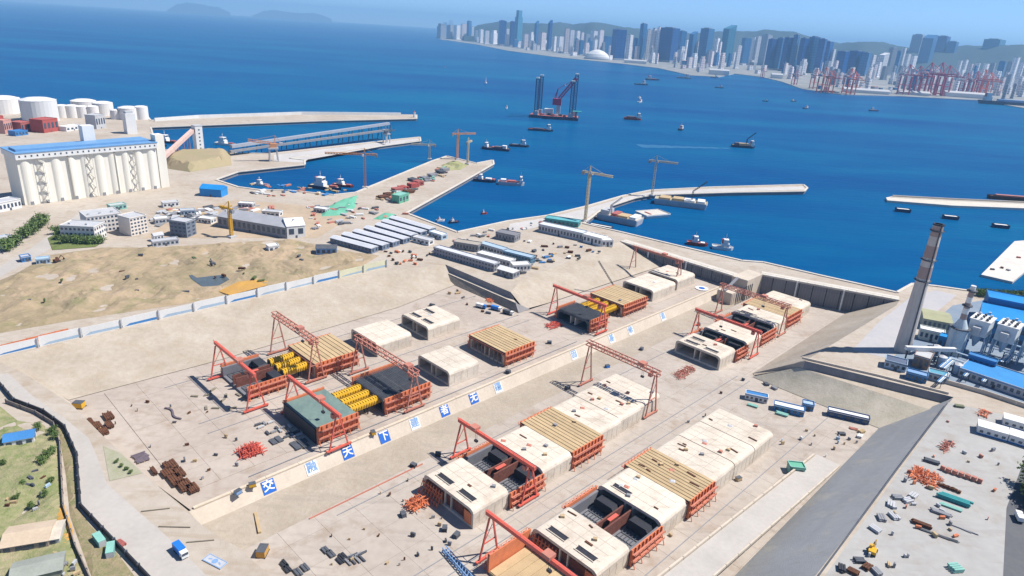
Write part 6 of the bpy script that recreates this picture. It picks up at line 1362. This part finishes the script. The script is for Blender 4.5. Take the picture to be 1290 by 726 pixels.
def tower(x0, x1, top, base, k, label=None, crown=None):
    c = G((x0+x1)/2, base, 3.0); dist = c.length; w = (x1-x0)/FPX*dist*0.84; lo, hi = 3, 900
    for _ in range(40):
        mid = (lo+hi)/2; v = Vector((c.x, c.y, 3+mid-CAMZ)); y = PH/2-FPX*(v@_u)/(v@_f)
        lo, hi = (mid, hi) if y > top else (lo, mid)
    h = max(12, min(420, lo)); d = w*cr.uniform(0.6, 0.95)
    if h > 400: print('tall', x0, h)
    r = thing('high_rise', label or TL[k]+' in the skyline across the bay', 'high-rise', (c.x, c.y, 3), cr.uniform(0.35, 0.95), 'high-rise towers of the far city')
    obj('podium', M().bb(-w*0.62, w*0.62, -d*0.6, d*0.6, 0, max(6, h*0.06)), TW['w'] if k in 'wp' else TW['g'], r)
    z0 = max(6, h*0.06)+0.05
    if crown == 'step':
        obj('shaft', M().bb(-w/2, w/2, -d/2, d/2, z0, h*0.82), TW[k], r); obj('upper_shaft', M().bb(-w*0.38, w*0.38, -d*0.38, d*0.38, h*0.82, h), TW[k], r)
    elif crown == 'slant':
        obj('shaft', M().bb(-w/2, w/2, -d/2, d/2, z0, h*0.9), TW[k], r)
        m = M(); m.add([(-w/2, -d/2, h*0.9), (w/2, -d/2, h*0.9), (w/2, d/2, h*0.9), (-w/2, d/2, h*0.9), (w/2, -d/2, h), (w/2, d/2, h)], [(0, 1, 4), (3, 5, 2), (0, 4, 5, 3), (1, 2, 5, 4)]); obj('slanted_crown', m, TW[k], r)
    else:
        obj('shaft', M().bb(-w/2, w/2, -d/2, d/2, z0, h), TW[k], r); obj('plant_room', M().bb(-w*0.28, w*0.28, -d*0.3, d*0.3, h, h+max(3, h*0.025)), TW['g'], r)
A_ = lambda s, o=530: [(o+a/4.96, o+b/4.96, c_/4.96, d_/4.96, k, cw) for a, b, c_, d_, k, cw in s]
LIST = A_([(105, 155, 148, 240, 'g', 'step'), (165, 205, 158, 245, 'g', ''), (207, 243, 160, 248, 'w', ''), (248, 285, 150, 250, 'p', ''), (288, 312, 132, 255, 'b', ''), (314, 330, 168, 258, 'w', ''), (335, 355, 190, 262, 'g', ''), (363, 388, 185, 270, 'w', ''), (396, 426, 193, 276, 'w', ''), (436, 476, 190, 276, 'w', 'step'), (485, 526, 130, 285, 'd', ''), (530, 548, 180, 282, 'w', ''), (553, 580, 135, 290, 'd', ''), (580, 628, 66, 295, 't', 'step'), (638, 668, 215, 305, 'p', ''), (668, 700, 200, 305, 'w', 'step'), (703, 728, 130, 308, 'b', 'slant'), (733, 776, 205, 312, 'p', ''), (784, 812, 126, 318, 'd', 'slant'), (818, 842, 228, 322, 'w', ''), (850, 886, 230, 328, 'w', ''), (888, 918, 180, 335, 'p', ''), (920, 950, 190, 335, 'w', ''), (958, 985, 195, 325, 'w', ''), (988, 1012, 205, 320, 'p', ''), (1016, 1050, 215, 318, 'g', ''), (1058, 1092, 195, 322, 'w', ''), (1096, 1132, 190, 330, 'p', ''), (1136, 1180, 228, 345, 'b', ''), (1188, 1262, 186, 375, 'd', '')])
LIST += A_([(35, 70, 220, 372, 'w', ''), (76, 108, 240, 372, 'b', ''), (110, 150, 150, 375, 'b', ''), (154, 180, 185, 378, 'w', ''), (184, 212, 180, 382, 'p', ''), (214, 242, 172, 384, 'w', ''), (243, 345, 176, 388, 'd', ''), (350, 396, 196, 385, 'b', ''), (398, 413, 250, 390, 'w', ''), (416, 466, 196, 388, 'b', 'slant'), (468, 482, 260, 390, 'w', ''), (476, 570, 180, 395, 'b', ''), (540, 580, 315, 405, 'g', ''), (576, 604, 240, 405, 'w', ''), (600, 622, 262, 408, 'p', ''), (624, 690, 156, 405, 't', 'slant'), (715, 742, 285, 432, 'w', ''), (745, 798, 240, 405, 'b', ''), (800, 828, 235, 400, 'w', ''), (830, 860, 228, 402, 'w', ''), (868, 918, 220, 410, 'g', ''), (905, 955, 245, 435, 'd', ''), (958, 1002, 238, 438, 'b', ''), (1000, 1045, 235, 445, 'd', ''), (1047, 1090, 220, 448, 'b', ''), (1095, 1150, 240, 452, 'd', ''), (1155, 1205, 232, 455, 'b', ''), (1210, 1255, 245, 460, 'd', '')], 780)
LIST += A_([(2, 58, 262, 452, 'd', ''), (62, 84, 310, 455, 'w', ''), (92, 172, 322, 468, 'd', ''), (176, 255, 320, 470, 'd', ''), (246, 298, 330, 475, 'b', ''), (300, 332, 345, 475, 'w', ''), (340, 358, 360, 470, 'p', ''), (362, 410, 330, 475, 'w', 'slant'), (415, 456, 300, 470, 'g', ''), (460, 492, 320, 470, 'b', ''), (494, 512, 300, 470, 'w', ''), (520, 546, 340, 480, 'w', ''), (556, 590, 350, 480, 'w', ''), (545, 610, 212, 440, 'g', ''), (608, 690, 206, 450, 'b', 'slant'), (700, 764, 226, 450, 'd', ''), (770, 825, 262, 455, 'b', ''), (850, 872, 380, 500, 'w', ''), (880, 905, 375, 505, 'w', ''), (920, 940, 400, 510, 'p', ''), (950, 985, 395, 512, 'w', ''), (996, 1095, 216, 470, 't', ''), (1010, 1040, 400, 515, 'w', ''), (1050, 1080, 395, 515, 'g', ''), (1100, 1140, 385, 520, 'b', ''), (1150, 1180, 390, 525, 'g', ''), (1180, 1215, 360, 520, 'w', ''), (1222, 1250, 390, 530, 'w', ''), (1258, 1285, 400, 535, 'p', '')], 1030)
SPECIAL = {(580, 't'): 'tallest teal glass tower with stepped crown in the far city', (1188, 'd'): 'broad deep blue slab beside the white dome', (243, 'd'): 'widest deep blue slab of the middle skyline', (624, 't'): 'teal tower with slanted crown in the middle skyline', (996, 't'): 'lone teal slab rising above the container port'}
for i, (x0, x1, tp, bs, k, cw) in enumerate(LIST):
    lb = None
    for (q, kk), v in SPECIAL.items():
        if kk == k and any(abs(x0-(o+q/4.96)) < 0.3 for o in (530, 780, 1030)): lb = v
    if lb in [o.get('label') for o in bpy.data.objects if o.get('category') == 'high-rise' and o.get('label') in SPECIAL.values()]: lb = None
    tower(x0, x1, tp, bs, k, lb, cw)
def shore_y(x):
    P_ = [(553, 49.5), (600, 56), (640, 64), (700, 72), (780, 80), (830, 86), (870, 95), (905, 97), (925, 93), (960, 97), (985, 103), (1010, 112), (1060, 119), (1130, 121), (1245, 127), (1300, 138)]
    for (a, b), (c_, d_) in zip(P_, P_[1:]):
        if a <= x <= c_: return b+(d_-b)*(x-a)/(c_-a)
    return 120
for i in range(130):
    x = cr.uniform(560, 1288); sy = shore_y(x); up = cr.uniform(2.5, 13 if x < 850 else 22); b = sy-up
    if b < shore_y(x)-24: continue
    w = cr.uniform(2.5, 7); hh = cr.uniform(1.5, 6)+ (up*0.35 if cr.random() < 0.4 else 0)
    c = G(x, b, 3); dist = c.length; W_ = w/FPX*dist; H_ = hh/FPX*dist
    k = cr.choice('wwwpgwpb'); r = thing('city_block', {'w': 'low white block', 'p': 'low pinkish block', 'g': 'low grey block', 'b': 'low blue roofed block'}[k]+' among the waterfront buildings across the bay', 'building', (c.x, c.y, 3), cr.uniform(0.3, 0.9), 'low waterfront blocks of the far city')
    obj('wall', M().bb(-W_/2, W_/2, -W_*0.35, W_*0.35, 0, H_), TW[k], r); obj('roof', M().bb(-W_/2-0.5, W_/2+0.5, -W_*0.36, W_*0.36, H_, H_+1.5), (LGREY, RUSTC, GREY)[i % 3], r)
for i in range(195):
    x = cr.uniform(562, 1290) if i < 150 else cr.uniform(1050, 1290); sy = shore_y(x); b = sy-cr.uniform(5, 14 if x < 900 else 24); w = cr.uniform(3, 6.5); hp = cr.uniform(6, 15)+(6 if x > 700 else 0)
    k = cr.choice('wwwpppggb'); tower(x-w/2, x+w/2, b-hp, b, k, TL[k]+' in the second rank of the skyline across the bay', cr.choice(('', 'step', '')))
c = G(752, 75, 3); r = thing('dome_hall', 'white domed hall on the far waterfront', 'hall', (c.x, c.y, 3), 0.1)
s = c.length/FPX
obj('dome', M().lathe((0, 0, 0), [(15*s, 0), (14.6*s, 3*s), (12.5*s, 6*s), (8*s, 9*s), (3*s, 10.6*s), (0.4*s, 11*s)], 28), WHITE, r); r.scale = (1, 0.6, 1)
obj('base_ring', M().lathe((0, 0, 0), [(16*s, 0), (16*s, 1.6*s), (15*s, 1.7*s)], 28), LGREY, r)
for x, w, h, lb in ((905, 22, 5, 'white quay hall with tall tower on the far shore'), (978, 12, 4, 'white stepped hall near the moored ships'), (1090, 46, 3, 'long low pale port shed behind the quay'), (1215, 40, 4, 'long cream port shed beside the red cranes'), (1150, 30, 2.5, 'low grey port shed under the purple cranes'), (800, 26, 3, 'flat white beach hall on the far shore')):
    c = G(x, shore_y(x)-2.5, 3); s = c.length/FPX; r = thing('port_shed', lb, 'shed', (c.x, c.y, 3), -0.15)
    obj('wall', M().bb(-w*s/2, w*s/2, -20, 20, 0, h*s), WHITE, r); obj('roof', M().prismx([(-22, h*s), (22, h*s), (0, h*s+8)], -w*s/2-2, w*s/2+2), LGREY, r)
# container cranes across the bay
def port_crane(x, base, top, mt, label, rz):
    c = G(x, base, 3); s = c.length/FPX; H_ = (base-top)*s*0.5
    r = thing('container_crane', label, 'container crane', (c.x, c.y, 3), rz, 'container cranes across the bay'); q = H_*0.5; t_ = H_*0.034
    for sx in (-1, 1):
        for sy in (-1, 1): obj('leg', M().beam((sx*q*0.4, sy*q*0.4, 0), (sx*q*0.4, sy*q*0.36, H_*0.95), t_*1.5), mt, r)
    m = M(); m.beam((-q*0.4, -q*0.4, H_*0.5), (q*0.4, -q*0.4, H_*0.5), t_); m.beam((-q*0.4, q*0.4, H_*0.5), (q*0.4, q*0.4, H_*0.5), t_); m.beam((-q*0.4, -q*0.4, H_*0.1), (-q*0.4, q*0.4, H_*0.1), t_); m.beam((q*0.4, -q*0.4, H_*0.1), (q*0.4, q*0.4, H_*0.1), t_)
    obj('portal_beam', m, mt, r)
    obj('boom', M().beam((0, q*1.0, H_), (0, -q*2.0, H_*1.02), t_*2.4, t_*1.6), mt, r)
    m = M(); m.beam((-q*0.3, -q*0.3, H_), (0, -q*0.1, H_*1.55), t_); m.beam((q*0.3, -q*0.3, H_), (0, -q*0.1, H_*1.55), t_); m.beam((0, -q*0.1, H_*1.55), (0, -q*1.7, H_*1.03), t_*0.6); m.beam((0, -q*0.1, H_*1.55), (0, q*0.9, H_*1.0), t_*0.6)
    obj('a_frame', m, mt, r); obj('machinery_house', M().box((0, q*0.5, H_*1.06), (q*0.5, q*0.6, H_*0.1)), LGREY, r)
PORG = mat('port_crane_orange', (0.66, 0.14, 0.09), amt=0.3); PMAG = mat('port_crane_wine', (0.46, 0.09, 0.14), amt=0.3)
for x, b, t, mt, lb in ((1024, 112, 84, PORG, 'orange red'), (1034, 117, 82, PORG, 'orange red'), (1043, 117, 86, PORG, 'orange red'), (1066, 118, 84, PORG, 'orange red'), (1071, 119, 88, PORG, 'orange red'), (960, 98, 84, PMAG, 'wine red'), (1000, 107, 86, PMAG, 'wine red'), (1137, 119, 80, PMAG, 'wine red'), (1150, 119, 82, PMAG, 'wine red'), (1163, 120, 78, PMAG, 'wine red'), (1176, 120, 78, PMAG, 'wine red'), (1186, 121, 82, PMAG, 'wine red'), (1211, 121, 92, PMAG, 'wine red'), (1222, 122, 90, PMAG, 'wine red'), (1232, 122, 88, PORG, 'orange red'), (1240, 122, 92, PORG, 'orange red')):
    port_crane(x, b, t, mt, lb+' container crane on the far port quay', 0.35)
# dark moored hulls at the end of the quay
vessel((1272, 133), 260, 40, -8, NAVY, SLATE, 'huge dark ship moored at the end of the port quay', (-0.38, 0.1, 26), 14, [(0.1, 0.6, 0.8, 10, SBLUP)])

# ================================================================== TREES AND SHRUBS
def crown_mesh(rad, h, n, seed):
    rr = random.Random(seed); m = M()
    cl = [(rr.gauss(0, rad*0.42), rr.gauss(0, rad*0.42), h*(0.35+0.6*rr.random())) for _ in range(14)]
    for i in range(n):
        cx, cy, cz = rr.choice(cl); q = rad*0.36
        x, y, z = cx+rr.gauss(0, q), cy+rr.gauss(0, q), cz+rr.gauss(0, q*0.8); s = rr.uniform(0.22, 0.5)*rad*0.22+0.12
        if z < 0.15: z = 0.15+rr.random()*0.4
        a, b = Vector((rr.gauss(0, 1), rr.gauss(0, 1), rr.gauss(0, 1))).normalized()*s, Vector((rr.gauss(0, 1), rr.gauss(0, 1), rr.gauss(0, 1))).normalized()*s
        p = Vector((x, y, z)); m.add([p-a-b, p+a-b, p+a+b, p-a+b], [(0, 1, 2, 3)])
    return m
def tree_proto(rad, h, n, seed, label, name='tree', group=None):
    r = thing(name, label, 'tree' if name == 'tree' else 'shrub', (0, 0, -500), 0, group)
    m = M(); m.tube((0, 0, 0), (0.1, 0.05, h*0.55), h*0.03, h*0.016, 8)
    for i in range(5):
        an = i*1.3; m.tube((0.05, 0, h*(0.3+0.05*i)), (math.cos(an)*rad*0.5, math.sin(an)*rad*0.5, h*(0.55+0.06*i)), h*0.012, h*0.005, 6)
    obj('trunk', m, BARK, r); obj('crown', crown_mesh(rad, h, n, seed), LEAF, r)
    return r
TPROTO = [tree_proto(3.4, 7.5, 900, s_, 'round green tree lining the road to the silo', 'tree', 'trees lining the silo road') for s_ in (1, 2)]
for o in TPROTO: o.location = (0, 0, 0)
used = [False, False]
def plant(i, pt, z, sc, label, group):
    c = G(*pt, z)
    if not used[i]:
        used[i] = True; o = TPROTO[i]; o.location = (c.x, c.y, z); o.scale = (sc, sc, sc); o['label'] = label; o['group'] = group
    else:
        o = copytree(TPROTO[i], (c.x, c.y, z), random.uniform(0, 6), label, (sc, sc, sc)); o['group'] = group
for i, (x, y) in enumerate([(32, 300), (39, 295), (45, 291), (50, 287), (56, 283), (18, 311), (11, 316)]): plant(i % 2, (x, y), ZQ, 1.2, 'round green tree lining the road to the silo', 'trees lining the silo road')
for i, (x, y) in enumerate([(73, 295), (77, 301), (82, 307), (92, 307), (101, 308), (112, 308), (126, 307)]): plant(i % 2, (x, y), ZQ, 0.9, 'green shrub like tree in front of the white offices', 'trees by the offices')
for i, (x, y) in enumerate([(60, 577), (66, 571), (54, 584), (70, 552), (66, 546), (48, 541)]): plant(i % 2, (x, y), ZQ+0.6, 0.42, 'bright green bush near the blue roofed hut', 'bushes in the rough grass')
for i, (x, y) in enumerate([(4, 585), (30, 612), (57, 625), (40, 640), (20, 630), (64, 608)]): plant(i % 2, (x, y), ZQ+0.6, 0.3, 'low green bush on the rough grass slope', 'low bushes on the slope')
for i, (x, y) in enumerate([(1300, 618), (1306, 634), (1314, 648), (1322, 622)]): plant(i % 2, (x, y), ZQ, 1.35, 'tall roadside tree casting shade on the asphalt road', 'trees beside the asphalt road')
for i in range(12): plant(i % 2, (1232+i*6, 373+i*0.35), ZQ, 0.8, 'dark green tree on the strip between power plant and water', 'trees behind the power plant')
for i, (x, y) in enumerate([(153, 588), (160, 592), (147, 583), (165, 596)]): plant(i % 2, (x, y), ZQ+0.1, 0.2, 'small green tuft on the triangular verge', 'tufts on the verge')
